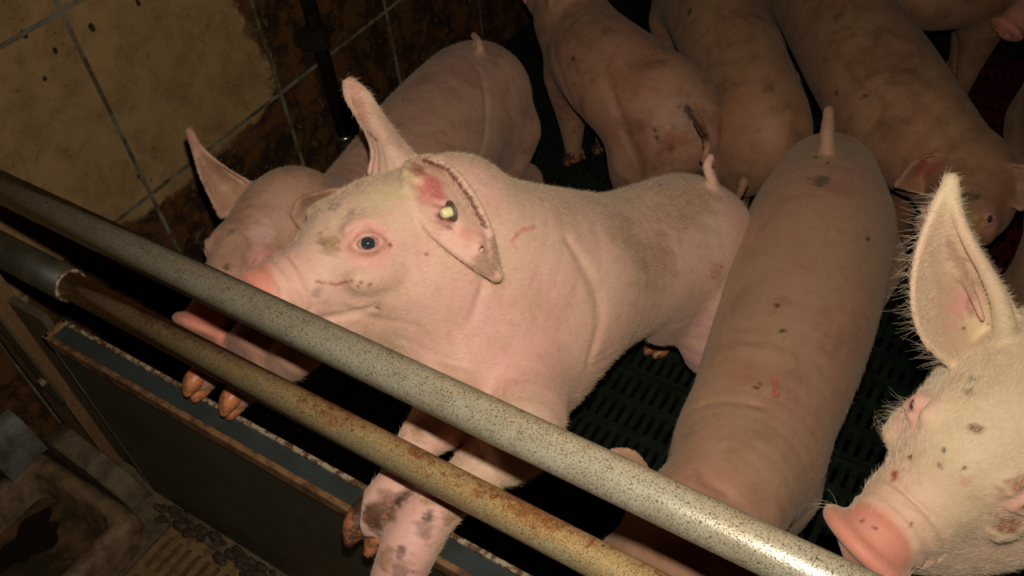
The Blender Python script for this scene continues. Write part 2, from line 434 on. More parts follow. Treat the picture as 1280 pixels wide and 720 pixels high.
# brown slatted grate
gt = MB(); gx0, gx1, gy0, gy1 = -1.345, 1.9, -.9, .385
m = MB(); k = 0
x = gx0
while x < .2:
    m.box((x, gy0, -.03), (x+.016, gy1, .0)); x += .030
for y in np.arange(gy1-.012, gy0, -.105): m.box((gx0, y-.014, -.031), (.2, y+.014, -.001))
tag(m.build('floor_grate', M['grate'], None, .0012), 'brown caked slatted floor grate in front of the partition, bottom left', 'grate')
tag(MB().box((WX, FY, -.06), (gx0-.004, .47, .001)).build('floor', M['concrete']), kind='structure')
tag(MB().box((.205, FY, -.06), (RX, .47, 0)).build('floor', M['concrete']), kind='structure')
tag(MB().box((gx0-.003, .388, -.06), (.205, .468, .001)).build('floor', M['concrete']), kind='structure')

# drinker pipe on the wall
dp = empty('drinker_pipe', (-1.70, 1.515, .20))
dx = lambda m: m
o = MB().tube([(0, 0, 0.02), (0, 0, 1.9)], .021, 20).build('pipe', M['black_pipe'], dp, smooth=True)
o = MB().tube([(0, 0, .325), (0, 0, .385)], .030, 20).box((-.048, -.045, .335), (.0, .045, .372)).build('clamp', M['black_pipe'], dp)
o = MB().tube([(0, 0, .008), (0, 0, .03)], .026, 24).build('ring', M['chrome'], dp, smooth=True)
o = MB().tube([(0, 0, .010), (.01, -.006, -.02), (.02, -.015, -.06), (.02, -.02, -.10)], [.028, .036, .040, .030], 20).build('drinker_cup', M['black_pipe'], dp, smooth=True)
tag(dp, 'black vertical drinker pipe with a chrome ring fixed to the dirty wall', 'pipe')

# ------------------------------------------------------------------ sculpting: smooth blended volumes turned into one continuous skin
def V3(*a): return np.array(a, float)
def nrm(v): v = np.asarray(v, float); return v/np.linalg.norm(v)
def spline(P, n=5):
    P = np.array(P, float); Q = np.vstack([2*P[0]-P[1], P, 2*P[-1]-P[-2]]); out = []
    for i in range(1, len(Q)-2):
        for k in range(n):
            t = k/n; a, b, c, d = Q[i-1], Q[i], Q[i+1], Q[i+2]
            out.append(.5*((2*b)+(c-a)*t+(2*a-5*b+4*c-d)*t*t+(3*b-a-3*c+d)*t**3))
    out.append(P[-1]); return np.array(out)
class Field:
    def __init__(s, lo, hi, h):
        s.h = h; s.lo = np.array(lo, float); n = np.ceil((np.array(hi)-s.lo)/h).astype(int)+1
        s.n = n; s.D = np.full(tuple(n), 1.0, np.float32)
        s.ax = [(s.lo[i]+h*np.arange(n[i])).astype(np.float32) for i in range(3)]
    def apply(s, fn, lo, hi, k, op='add'):
        pad = k+2.5*s.h; i0 = np.maximum(np.floor((np.array(lo)-pad-s.lo)/s.h).astype(int), 0)
        i1 = np.minimum(np.ceil((np.array(hi)+pad-s.lo)/s.h).astype(int)+1, s.n)
        if (i1 <= i0).any(): return
        X = s.ax[0][i0[0]:i1[0], None, None]; Y = s.ax[1][None, i0[1]:i1[1], None]; Z = s.ax[2][None, None, i0[2]:i1[2]]
        b = fn(X, Y, Z); sl = tuple(slice(i0[i], i1[i]) for i in range(3)); a = s.D[sl]
        if op == 'add':
            h = np.maximum(k-np.abs(a-b), 0)/max(k, 1e-6); s.D[sl] = np.minimum(a, b)-h*h*k*.25
        else:
            b = -b; h = np.maximum(k-np.abs(a-b), 0)/max(k, 1e-6); s.D[sl] = np.maximum(a, b)+h*h*k*.25
    def chain(s, P, R, k=.02, side=None, fac=1.0, n=5, op='add'):
        # P joints, R radii (half height); side/fac: the section is flattened along `side` by 1/fac
        PR = spline(np.hstack([np.array(P, float), np.array(R, float)[:, None]]), n) if len(P) > 2 else np.hstack([np.array(P, float), np.array(R, float)[:, None]])
        side = None if side is None else nrm(side)
        mx = PR[:, 3].max()*max(1, 1/fac if side is not None else 1)
        lo = (PR[:, :3]-PR[:, 3:]*max(1, 1/fac)).min(0); hi = (PR[:, :3]+PR[:, 3:]*max(1, 1/fac)).max(0)
        def fn(X, Y, Z):
            best = None
            for i in range(len(PR)-1):
                a, b = PR[i, :3], PR[i+1, :3]; ba = b-a; x, y, z = X-a[0], Y-a[1], Z-a[2]
                if side is not None:
                    e = (fac-1)*(x*side[0]+y*side[1]+z*side[2]); x = x+e*side[0]; y = y+e*side[1]; z = z+e*side[2]
                    ba = ba+(fac-1)*(ba@side)*side
                t = np.clip((x*ba[0]+y*ba[1]+z*ba[2])/(ba@ba+1e-12), 0, 1)
                d = np.sqrt((x-t*ba[0])**2+(y-t*ba[1])**2+(z-t*ba[2])**2)-(PR[i, 3]+(PR[i+1, 3]-PR[i, 3])*t)
                best = d if best is None else np.minimum(best, d)
            return best.astype(np.float32)
        s.apply(fn, lo, hi, k, op)
    def ell(s, c, axes, r, k=.02, op='add'):
        c = np.array(c, float); A = np.array([nrm(a) for a in axes]); r = np.array(r, float); m = r.max()
        def fn(X, Y, Z):
            x, y, z = X-c[0], Y-c[1], Z-c[2]
            q = [x*a[0]+y*a[1]+z*a[2] for a in A]
            k0 = np.sqrt(sum((q[i]/r[i])**2 for i in range(3))); k1 = np.sqrt(sum((q[i]/r[i]**2)**2 for i in range(3)))+1e-9
            return (k0*(k0-1)/k1).astype(np.float32)
        s.apply(fn, c-m, c+m, k, op)
    def ear(s, B, T, side, W, nrm_hint, cup=.5, bend=0., lean=0., th=.009, k=.014, root=-.12, prof=None, fold=0.):
        B = np.array(B, float); T = np.array(T, float); L = np.linalg.norm(T-B); v = (T-B)/L
        u = np.array(side, float); u = nrm(u-(u@v)*v); nn = np.cross(u, v)
        if nn@np.array(nrm_hint, float) < 0: nn = -nn
        m = W+abs(bend)+abs(lean)+.02
        def fn(X, Y, Z):
            x, y, z = X-B[0], Y-B[1], Z-B[2]
            a = (x*v[0]+y*v[1]+z*v[2])/L; b = x*u[0]+y*u[1]+z*u[2]; c = x*nn[0]+y*nn[1]+z*nn[2]
            ac = np.clip(a, 0, 1)
            w = W*(np.interp(ac.ravel(), [p[0] for p in (prof or EARP)], [p[1] for p in (prof or EARP)]).reshape(ac.shape))+.0015
            b2 = b-lean*ac*ac
            q = b2/np.maximum(w, .004)
            cc = cup*W*(np.minimum(np.abs(q), 1.3)**2)*(1-.55*ac)+bend*ac*ac - fold*np.maximum(q, 0)**2*W
            du = (np.abs(b2)-w)*.8; dn = np.abs(c-cc)/np.sqrt(1+(2*cup)**2*np.minimum(q*q, 1))-np.maximum(th*.5*(1.25-.45*ac), .95*s.h)
            dv = np.maximum(a-1, root-a)*L
            d = np.maximum(du, dv)
            return (np.sqrt(np.maximum(d, 0)**2+np.maximum(dn, 0)**2)+np.minimum(np.maximum(d, dn), 0)).astype(np.float32)
        pts = np.array([B, T, B+v*root*L]); s.apply(fn, pts.min(0)-m, pts.max(0)+m, k)
    def hit(s, px, py):
        d = nrm(ray(px, py)); t = np.arange(.4, 4, s.h*.5); P = (CO+t[:, None]*d-s.lo)/s.h; I = np.round(P).astype(int)
        ok = ((I >= 0) & (I < s.n)).all(1)
        if not ok.any(): return None
        v = s.D[I[ok, 0], I[ok, 1], I[ok, 2]]; w_ = np.argmax(v < s.h*.5)
        return CO+t[ok][w_]*d if v[w_] < s.h*.5 else None
    def surface(s):
        D = s.D; n = s.n; S = D < 0
        act = np.zeros(tuple(n-1), bool); allc = np.ones(tuple(n-1), bool)
        for dx in (0, 1):
            for dy in (0, 1):
                for dz in (0, 1):
                    q = S[dx:n[0]-1+dx, dy:n[1]-1+dy, dz:n[2]-1+dz]; act |= q; allc &= q
        act &= ~allc
        I = np.argwhere(act); idx = np.full(act.shape, -1, np.int32); idx[act] = np.arange(len(I))
        P = np.zeros((len(I), 3)); C = np.zeros(len(I))
        corners = [(a, b, c) for a in (0, 1) for b in (0, 1) for c in (0, 1)]
        val = {c: D[I[:, 0]+c[0], I[:, 1]+c[1], I[:, 2]+c[2]] for c in corners}
        for c in corners:
            for axn in range(3):
                if c[axn] == 0:
                    d = list(c); d[axn] = 1; d = tuple(d); a, b = val[c], val[d]; m = (a < 0) != (b < 0)
                    t = np.where(m, a/np.where(m, a-b, 1), 0)
                    for q in range(3): P[:, q] += np.where(m, c[q]+(t if q == axn else 0), 0)
                    C += m
        P = (I+P/C[:, None])*s.h+s.lo
        F = []
        for axn in range(3):
            o1, o2 = [(1, 2), (2, 0), (0, 1)][axn]
            sa = [slice(0, None)]*3; sb = [slice(0, None)]*3; sa[axn] = slice(0, -1); sb[axn] = slice(1, None)
            A_, B_ = S[tuple(sa)], S[tuple(sb)]; E = np.argwhere(A_ != B_)
            E = E[(E[:, o1] > 0) & (E[:, o2] > 0) & (E[:, o1] < n[o1]-1) & (E[:, o2] < n[o2]-1)]
            inside = A_[E[:, 0], E[:, 1], E[:, 2]]
            def g(d1, d2):
                Q = E.copy(); Q[:, o1] -= d1; Q[:, o2] -= d2; return idx[Q[:, 0], Q[:, 1], Q[:, 2]]
            q = np.stack([g(1, 1), g(0, 1), g(0, 0), g(1, 0)], 1)
            q[~inside] = q[~inside][:, ::-1]; F.append(q)
        return P, np.vstack(F)
EARP = [(0, .62), (.12, .88), (.3, 1.), (.5, .93), (.7, .68), (.85, .40), (.95, .20), (1, .06)]
def mesh_np(name, P, F):
    me = bpy.data.meshes.new(name); me.vertices.add(len(P)); me.vertices.foreach_set('co', P.astype(np.float32).ravel())
    me.loops.add(F.size); me.loops.foreach_set('vertex_index', F.astype(np.int32).ravel())
    me.polygons.add(len(F)); me.polygons.foreach_set('loop_start', np.arange(0, F.size, 4, dtype=np.int32))
    me.polygons.foreach_set('loop_total', np.full(len(F), 4, np.int32)); me.polygons.foreach_set('use_smooth', np.ones(len(F), bool))
    me.update(calc_edges=True); me.validate(); return me
def px_seed(mk): return float(np.ravel(mk[0])[0])*.37
def relax(P, F, it=2, lam=.5):
    e = np.vstack([F[:, [0, 1]], F[:, [1, 2]], F[:, [2, 3]], F[:, [3, 0]]]); n = len(P)
    for sgn in ([lam, -lam*.96]*it):
        cnt = np.bincount(e.ravel(), minlength=n)
        acc = np.stack([np.bincount(e[:, 0], P[e[:, 1], q], n)+np.bincount(e[:, 1], P[e[:, 0], q], n) for q in range(3)], 1)
        P = P+sgn*(acc/np.maximum(cnt, 1)[:, None]-P)
    return P

# ------------------------------------------------------------------ pigs
class Pig:
    """collects the volumes of one animal and builds skin, eyes, hooves, tail and bristles"""
    def __init__(s, name='pig'):
        s.ops = []; s.paint = []; s.eyes = []; s.hooves = []; s.bb = []; s.hair = []
    def chain(s, P, R, **k): s.ops.append(('chain', (P, R), k)); s.bb += [(np.array(p, float), r*max(1, 1/k.get('fac', 1) if k.get('side') is not None else 1)) for p, r in zip(P, R)] if k.get('op') != 'sub' else []
    def ell(s, c, axes, r, **k):
        s.ops.append(('ell', (c, axes, r), k))
        if k.get('op') != 'sub': s.bb.append((np.array(c, float), max(r)))
    def ear(s, B, T, side, W, hint, **k): s.ops.append(('ear', (B, T, side, W, hint), k)); s.bb += [(np.array(B, float), W), (np.array(T, float), .05)]
    def body(s, P, R, side, fac=1.12, k=.03): s.chain(P, R, side=side, fac=fac, k=k)
    def leg(s, P, R, k=.03, hoof=True, hdir=None, mat='hoof', n=5, hs=1., hz=None):
        s.chain(P, R, k=k, n=n)
        if hoof:
            a, b = np.array(P[-2], float), np.array(P[-1], float); s.hooves.append((b, nrm(b-a) if hz is None else -nrm(hz), hdir, mat, hs))
    def head(s, c, f, up, sc=1., el=None, er=None, eyes='lr', tilt=.35, snout_k=1.):
        """c cranium centre, f towards the snout, up the top of the head; el/er = ear tip, width, options in head axes"""
        f = nrm(f); up = nrm(np.array(up)-(np.array(up)@f)*f); lf = np.cross(up, f)
        g = lambda a, b, c_: np.array(c)+sc*(a*f+b*lf+c_*up)
        A = (f, lf, up)
        s.hf = (np.array(c, float), f, lf, up, sc)
        s.chain([g(-.03, 0, .0), g(.06, 0, .006), g(.115, 0, .0)], [.088*sc, .080*sc, .068*sc], k=.03)
        s.chain([g(.10, 0, -.012), g(.165, 0, -.030), g(.225, 0, -.036), g(.255, 0, -.036)], [.066*sc, .055*sc, .045*sc, .037*sc], k=.03, n=3)
        # jaw and lower lip
        s.chain([g(.0, 0, -.085), g(.10, 0, -.088), g(.19, 0, -.078), g(.238, 0, -.072)], [.072*sc, .060*sc, .038*sc, .023*sc], k=.026, n=3)
        for q in (1, -1):
            s.ell(g(.015, q*.058, -.058), A, [.085*sc, .046*sc, .062*sc], k=.035)      # cheek and jowl
            s.ell(g(.100, q*.040, -.050), A, [.060*sc, .030*sc, .036*sc], k=.025)
            s.ell(g(.122, q*.050, .040), (nrm(f*1-q*lf*.35), lf, up), [.030*sc, .015*sc, .013*sc], k=.018)   # brow
            s.ell(g(.128, q*.070, -.022), (f, lf, up), [.036*sc, .016*sc, .018*sc], k=.022)   # cheek bone
            s.ell(g(.205, q*.030, -.045), A, [.040*sc, .018*sc, .022*sc], k=.014)     # lip pad
            if ('l' if q > 0 else 'r') in eyes:
                e = g(.130, q*.0640, .021)
                ef = nrm(f*.30+q*lf*.86+up*.38); eu = nrm(up-(up@ef)*ef); es = np.cross(eu, ef)
                s.ell(e-ef*.004*sc, (ef, es, eu), [.017*sc, .022*sc, .018*sc], k=.014)
                s.ell(e+ef*.011*sc, (ef, es, eu), [.0095*sc, .0148*sc, .0076*sc], k=.004, op='sub')
                # lids
                s.chain([e-es*.019*sc+ef*.006*sc-eu*.001, e-es*.008*sc+ef*.0120*sc+eu*.0072*sc, e+es*.006*sc+ef*.0120*sc+eu*.0080*sc, e+es*.019*sc+ef*.005*sc+eu*.001], [.0028*sc, .0042*sc, .0042*sc, .0028*sc], k=.006, n=3)
                s.chain([e-es*.019*sc+ef*.006*sc-eu*.001, e-es*.007*sc+ef*.0110*sc-eu*.0076*sc, e+es*.007*sc+ef*.0110*sc-eu*.0076*sc, e+es*.019*sc+ef*.005*sc+eu*.001], [.0026*sc, .0034*sc, .0034*sc, .0026*sc], k=.006, n=3)
                # crease above and below the eye
                s.chain([e-es*.026*sc+eu*.006*sc+ef*.007*sc, e+eu*.024*sc+ef*.010*sc, e+es*.026*sc+eu*.008*sc+ef*.004*sc], [.0022*sc]*3, k=.010, op='sub', n=4)
                s.chain([e-es*.022*sc-eu*.012*sc+ef*.008*sc, e-eu*.021*sc+ef*.008*sc, e+es*.022*sc-eu*.012*sc+ef*.004*sc], [.0018*sc]*3, k=.008, op='sub', n=4)
                s.eyes.append((e+ef*.0015*sc, ef, eu, sc))
            # mouth line
            s.chain([g(.252, q*.020, -.073), g(.215, q*.036, -.073), g(.165, q*.048, -.074), g(.125, q*.064, -.066)], [.0035*sc, .0042*sc, .0042*sc, .003*sc], k=.010, op='sub', n=4)
            s.chain([g(.236, q*.044, -.015), g(.222, q*.047, -.040), g(.226, q*.040, -.062)], [.0022*sc]*3, k=.012, op='sub', n=4)
        # snout disc with its raised rim
        sk = snout_k; df = math.cos(tilt)*f-math.sin(tilt)*up; du_ = math.cos(tilt)*up+math.sin(tilt)*f
        def disc(X, Y, Z, cc=g(.266, 0, -.038)):
            x, y, z = X-cc[0], Y-cc[1], Z-cc[2]
            a = x*df[0]+y*df[1]+z*df[2]; b = x*lf[0]+y*lf[1]+z*lf[2]; u = x*du_[0]+y*du_[1]+z*du_[2]
            ty = b/(1.20*sk); r = np.sqrt(ty*ty+(u*1.02+.10*np.abs(b))**2)
            tt = a
            rr_ = .0385*sc; qx = np.maximum(r-rr_, 0); return (np.sqrt(qx**2+tt**2)-.0095*sc+.003*sc*np.clip(1-r/(.034*sc), 0, 1)).astype(np.float32)
        s.ops.append(('fn', (disc, g(.266, 0, -.038), .062*sc*sk), dict(k=.012)))
        s.bb.append((g(.28, 0, -.04), .055*sc))
        for i_, (a_, r_) in enumerate(((.247, .0435), (.232, .0445), (.214, .0465))):      # skin folds behind the snout
            P_ = [g(a_-.006*abs(math.cos(t_)), r_*1.04*math.cos(t_)*1.08, -.036+r_*.96*math.sin(t_)) for t_ in np.linspace(-.4 if i_ else -.9, math.pi+(.4 if i_ else .9), 12)]
            s.chain(P_, [.0026*sc if i_ == 0 else .0013*sc]*12, k=.009, op='sub', n=2)
        for q in (1, -1):
            dc_ = g(.266, 0, -.038)+lf*q*.0165*sc+du_*.002*sc; s.chain([dc_+df*.020*sc, dc_-df*.008*sc], [.0075*sc, .005*sc], k=.005, op='sub')
        for q, E in ((1, el), (-1, er)):
            if E is None: continue
            if callable(E): E(g(-.005, q*.060, .058)); continue
            tip, W, kw = E
            kw = dict(kw); B = g(*kw.pop('base', (-.005, q*.060, .058)))
            if 'turn' in kw:      # tip given in world space; the hollow turned by `turn` degrees away from facing the viewer's side
                T = np.array(tip, float); v_ = nrm(T-B); t_ = nrm(CO-B); t_ = nrm(t_-(t_@v_)*v_); S0 = np.cross(v_, t_)
                an = math.radians(kw.pop('turn')); H = math.cos(an)*t_+math.sin(an)*S0; S = np.cross(v_, H)
            else:
                T = g(*tip); sd = kw.pop('side'); hint = kw.pop('hint')
                S = sd[0]*f+sd[1]*lf+sd[2]*up; H = hint[0]*f+hint[1]*lf+hint[2]*up
            s.ear(B, T, S, W*sc, H, **kw)
            v_ = nrm(T-B); n_ = nrm(np.cross(S, v_)); n_ = n_ if n_@H > 0 else -n_
            s.chain([B-.025*v_-n_*.008, B+.012*v_-n_*.012], [.030*sc, .022*sc], k=.022)
            s.ell(B+.030*v_*sc+n_*.016*sc, (v_, nrm(S), n_), [.034*sc, .020*sc, .016*sc], k=.012, op='sub')
            s.chain([B+.020*v_*sc+n_*.006*sc, B+.045*v_*sc+n_*.004*sc], [.010*sc, .007*sc], k=.008, op='sub')
    def sheet(s, L, R, base, dL, dR, sag=.0, n=9, th=.0042, k=.006, hollow=0.):
        """ear leaf between two edge curves; base = a point whose distance sets the scale; dL, dR, sag in metres along the line of sight"""
        d0 = float((np.array(base)-CO)@CF); m = 14
        rs_ = lambda A: spline(np.array([(a[0], a[1], 0) for a in A]), 8)[:, :2]
        def even(A):
            A = rs_(A); q = np.r_[0, np.cumsum(np.linalg.norm(np.diff(A, axis=0), axis=1))]; t = np.linspace(0, q[-1], m)
            return np.stack([np.interp(t, q, A[:, i]) for i in range(2)], 1)
        A, B = even(L), even(R); t = np.linspace(0, 1, m)
        iv = lambda D: np.interp(t, np.linspace(0, 1, len(D)), D) if hasattr(D, '__len__') else np.full(m, D)
        a_, b_, sg = iv(dL), iv(dR), iv(sag)
        for j in range(n):
            u = j/(n-1); P = []; W = []
            for i in range(m):
                px = A[i]*(1-u)+B[i]*u; d = d0+a_[i]*(1-u)+b_[i]*u+sg[i]*math.sin(math.pi*u)
                P.append(atd(px[0], px[1], d)); W.append(np.linalg.norm(A[i]-B[i])*d0/FPX)
            sp = [max(th*(1.25-.4*t[i]), W[i]/(n-1)*.72) if 0 < j < n-1 else th*(1.1-.3*t[i]) for i in range(m)]
            s.chain(P, sp, k=k, n=2)
    def crease(s, px, r=.003, k=.012, depth=.0): s.ops.append(('crease', (px, r), dict(op='sub', k=k, depth=depth)))
    def tail(s, P, r0=.013, r1=.006): s.chain(P, list(np.linspace(r0, r1, len(P))), k=.015, n=4)
    def build(s, h, mat, label, group=None, marks=(), name='pig', pinks=(), relax_it=2):
        h = h*QUAL
        lo = np.min([p-r for p, r in s.bb], 0)-.03; hi = np.max([p+r for p, r in s.bb], 0)+.03
        Fd = Field(lo, hi, h)
        subs = [o for o in s.ops if o[2].get('op') == 'sub']
        for typ, a, k in [o for o in s.ops if o[2].get('op') != 'sub']+subs:
            if typ == 'chain': Fd.chain(*a, **k)
            elif typ == 'ell': Fd.ell(*a, **k)
            elif typ == 'crease':
                pts = [Fd.hit(*q) for q in a[0]]; pts = [q for q in pts if q is not None]
                if len(pts) > 1: Fd.chain([q-nrm(q-CO)*(a[1]*.35-k['depth']) for q in pts], [a[1]*.5]+[a[1]]*(len(pts)-2)+[a[1]*.5] if len(pts) > 2 else [a[1]]*2, k=k['k']*.55, op='sub', n=4)
            elif typ == 'ear': Fd.ear(*a, **k)
            else: Fd.apply(a[0], a[1]-a[2], a[1]+a[2], k['k'])
        P, F = Fd.surface(); P = relax(P, F, relax_it)
        org = np.array([P[:, 0].mean(), P[:, 1].mean(), 0.])
        me = mesh_np(name+'_skin', P-org, F)
        o = link(name, me, mat); o.location = org
        tint = np.zeros((len(me.vertices), 4), np.float32)
        co = np.empty(len(me.vertices)*3, np.float32); me.vertices.foreach_get('co', co); co = co.reshape(-1, 3)+org
        def blend(wt, col):
            wt = np.clip(wt, 0, 1); col = np.array(col[:3]); a0 = tint[:, 3].copy(); a1 = a0+wt*(1-a0)
            num = tint[:, :3]*(a0*(1-wt))[:, None]+col*wt[:, None]
            tint[:, :3] = np.where(a1[:, None] > 1e-4, num/np.maximum(a1, 1e-4)[:, None], tint[:, :3]); tint[:, 3] = a1
        rs = np.random.RandomState(3)
        if hasattr(s, 'hf'):
            c, f, lf, up, sc = s.hf; q = (co-c)/sc; a = q@f; b = q@lf; u = q@up
            ss = lambda x, e0, e1: np.clip((x-e0)/(e1-e0), 0, 1)**2*(3-2*np.clip((x-e0)/(e1-e0), 0, 1))
            on = np.clip((.075-np.sqrt(b*b+(u+.036)**2))/.015, 0, 1)
            blend(on*ss(a, .16, .245)*.40, srgb(218, 150, 132))
            blend(on*ss(a+.3*(u+.038), .248, .258)*.8, srgb(206, 124, 100))
            for e, ef, eu, sc_ in s.eyes:
                d = np.linalg.norm(co-e, axis=1)/sc_; blend(ss(d, .045, .018)*.6, srgb(214, 140, 130))
                blend(ss(d, .019, .012)*.7, srgb(150, 82, 66))
        for c, r, col, amt in pinks:
            d = np.linalg.norm(co-np.array(c), axis=1); blend(amt*np.clip((r-d)/(r*.6), 0, 1), col)
        bvh = None
        if marks:
            dg = None
            bvh = BVHTree.FromPolygons([tuple(v) for v in co.tolist()], F.tolist()) if len(co) < 4e5 else None
        for mk in marks:
            px, py, r, col, amt = mk[:5]; hits = []
            pts = [(px, py)] if not isinstance(px, (list, tuple)) else list(zip(px, py))
            if len(pts) > 1:
                pts = [(pts[i][0]+(pts[i+1][0]-pts[i][0])*t, pts[i][1]+(pts[i+1][1]-pts[i][1])*t) for i in range(len(pts)-1) for t in np.linspace(0, 1, 9)]
            wt = np.zeros(len(co)); fq = 2.6/max(r*1.3/FPX, .004)
            if 'N' not in locals() or True: N = (np.sin(co[:, 0]*fq+1.3*np.sin(co[:, 2]*fq*.9+px_seed(mk)))+np.sin(co[:, 1]*fq*1.2+1.7*np.sin(co[:, 0]*fq*.7+2))+np.sin((co[:, 2]+co[:, 1])*fq*2.3))/3
            for p in pts:
                hit = bvh.ray_cast(Vector(CO), Vector(ray(*p)).normalized())
                if hit[0] is None: continue
                d0 = (np.array(hit[0])-CO)@CF; rr = r*d0/FPX
                d = np.linalg.norm(co-np.array(hit[0]), axis=1); rr = max(rr, h*.8)
                wt = np.maximum(wt, np.clip((rr*1.15-d*(1+.55*N))/(rr*.6), 0, 1))
            if r > 5: wt *= np.clip(.65+.7*rs.rand(len(co)), 0, 1)
            blend(min(1., amt*1.45)*wt, col)
        at_ = me.attributes.new('tint', 'FLOAT_COLOR', 'POINT'); at_.data.foreach_set('color', tint.ravel())
        tag(o, label, 'pig', group)
        for e, ef, eu, sc in s.eyes:
            m = MB(); n1, n2 = 24, 14; r = .0115*sc; es = np.cross(eu, ef)
            for i in range(n2+1):
                for k in range(n1):
                    th = math.pi*i/n2; ph = 2*math.pi*k/n1
                    m.V.append(tuple(e-org+r*(math.cos(th)*ef+math.sin(th)*(math.cos(ph)*es+math.sin(ph)*eu))))
            for i in range(n2):
                for k in range(n1): m.F.append((i*n1+k, i*n1+(k+1) % n1, (i+1)*n1+(k+1) % n1, (i+1)*n1+k))
            eo = m.build('eye', M['eye_white'], o, smooth=True)
            eo.data.materials.append(M['eye'])
            for pi, p in enumerate(eo.data.polygons): p.material_index = 1 if pi < n1*4 else 0
        for b, d, hd, mt, hs in s.hooves:
            hoof(o, b-org, d, hd, M[mt], hs)
        s.obj = o; s.co = co; s.F = F; s.org = org; s.bvh = bvh
        return o
_HM = {}
def hoof(parent, p, d, hd, mat, hs=1.):
    """cloven foot: two toes and two dew claws, horn coloured"""
    if 'm' not in _HM:
        Fd = Field((-.06, -.05, -.08), (.07, .05, .05), .0035)
        for q in (1, -1):
            Fd.chain([(-.004, q*.012, .014), (.006, q*.0165, -.014), (.020, q*.014, -.034)], [.018, .0185, .0085], k=.0035, n=3)
            Fd.chain([(-.022, q*.018, .030), (-.036, q*.020, .006)], [.008, .0055], k=.003)
        P, F = Fd.surface(); P = relax(P, F, 2); _HM['m'] = (P, F)
        _HM['me'] = {}
    if mat.name not in _HM['me']:
        me = mesh_np('hoof', *_HM['m']); me.materials.append(mat); _HM['me'][mat.name] = me
    me = _HM['me'][mat.name]
    z = -nrm(d); x = np.array(hd if hd is not None else (0, -1, 0), float); x = nrm(x-(x@z)*z); y = np.cross(z, x)
    o = bpy.data.objects.new('hoof', me); COL.objects.link(o); o.parent = parent
    R = Matrix(((x[0], y[0], z[0], 0), (x[1], y[1], z[1], 0), (x[2], y[2], z[2], 0), (0, 0, 0, 1)))
    o.matrix_local = Matrix.Translation(Vector(p)) @ R @ Matrix.Scale(hs, 4)
    return o
def bristles(pig, count, length, sel, flow, lift=.28, rad=.00022, mat='hair', seed=1, name='bristles', curl=.15, jit=.25):
    """short coat as hair curves rooted on the skin; sel(points)->weight, flow(points)->direction"""
    co, F = pig.co, pig.F; a, b, c, d = (co[F[:, i]] for i in range(4))
    nn = np.cross(c-a, d-b); ar = np.linalg.norm(nn, axis=1)+1e-12; nn = nn/ar[:, None]; cen = (a+b+c+d)/4
    wt = ar*sel(cen, nn); wt = wt/wt.sum(); rs = np.random.RandomState(seed)
    I = rs.choice(len(F), count, p=wt); uv = rs.rand(count, 2)
    R = (a[I]*(1-uv[:, :1])+b[I]*uv[:, :1])*(1-uv[:, 1:])+(d[I]*(1-uv[:, :1])+c[I]*uv[:, :1])*uv[:, 1:]
    N = nn[I]; fl_ = flow(R); fl_ = fl_/np.linalg.norm(fl_, axis=1)[:, None]
    T = fl_-(fl_*N).sum(1)[:, None]*N; T /= np.linalg.norm(T, axis=1)[:, None]+1e-6
    T = T+jit*rs.randn(count, 3); D1 = T+N*(lift+.15*rs.rand(count, 1)); D1 /= np.linalg.norm(D1, axis=1)[:, None]
    L = length*(.55+.75*rs.rand(count, 1)); K = 4; pts = np.zeros((count, K, 3))
    for k in range(K):
        t = k/(K-1); pts[:, k] = R-pig.org+L*t*D1-N*L*curl*t*t*lift+rs.randn(count, 3)*0
    cu = bpy.data.hair_curves.new(name); cu.add_curves([K]*count)
    cu.points.foreach_set('position', pts.astype(np.float32).ravel())
    ra = np.tile(np.linspace(1, .25, K), count)*rad; cu.points.foreach_set('radius', ra.astype(np.float32))
    cu.materials.append(M[mat]); o = bpy.data.objects.new(name, cu); COL.objects.link(o); o.parent = pig.obj
    o['kind'] = 'stuff'; return o
UPV = V3(0, 0, 1)
def sidev(a, b):
    d = nrm(V3(*b)-V3(*a)); s_ = np.cross(d, UPV); return nrm(s_)
def aty_(x, y, Y): return aty(x, y, Y)
SKIN_D = srgb(60, 40, 24); RUST = srgb(150, 88, 60); GREY = srgb(120, 106, 92); PINK = srgb(216, 140, 128); BLOOD = srgb(128, 44, 34)

# --- the large pig in the middle, fore feet up on the partition, snout at the rail
p = Pig()
hc, hf, hu, hs = V3(-.773, .812, .813), V3(-.350, -.882, .300), V3(-.172, .388, .906), 1.17
pel, mid, sho, nek = atz(842, 306, .43), atz(758, 340, .49), atz(672, 358, .59), atz(600, 325, .72)
sd = sidev(pel, sho)
p.body([atz(874, 298, .42), pel, mid, sho, nek, hc+V3(.03, .04, .0)], [.105, .152, .163, .188, .150, .105], sd, 1.12)
for q in (1, -1):
    p.ell(pel+sd*q*.055+V3(0, 0, -.06), (nrm(pel-mid), sd, UPV), [.14, .08, .15], k=.05)
    p.ell(sho+sd*q*.09+V3(0, -.02, -.05), (nrm(pel-sho), sd, UPV), [.12, .075, .15], k=.05)
hl, hr = pel+sd*.10, pel-sd*.10
for b in (hl, hr):
    p.leg([b+V3(.02, .02, -.10), b+V3(.03, -.03, -.22), b+V3(.05, .08, -.31), b+V3(.05, .06, -.40), b+V3(.05, .03, -.42)], [.085, .062, .036, .026, .024], hdir=nrm(sho-pel))
p.leg([sho+V3(.02, -.10, -.08), aty_(655, 540, .64), atz(612, 578, .62), atz(562, 620, .63), atz(527, 655, .622), atz(503, 705, .605), atz(478, 765, .54), atz(470, 800, .50)],
      [.09, .060, .043, .037, .043, .040, .030, .026], hdir=(-.4, -1, 0), mat='hoof_dark')
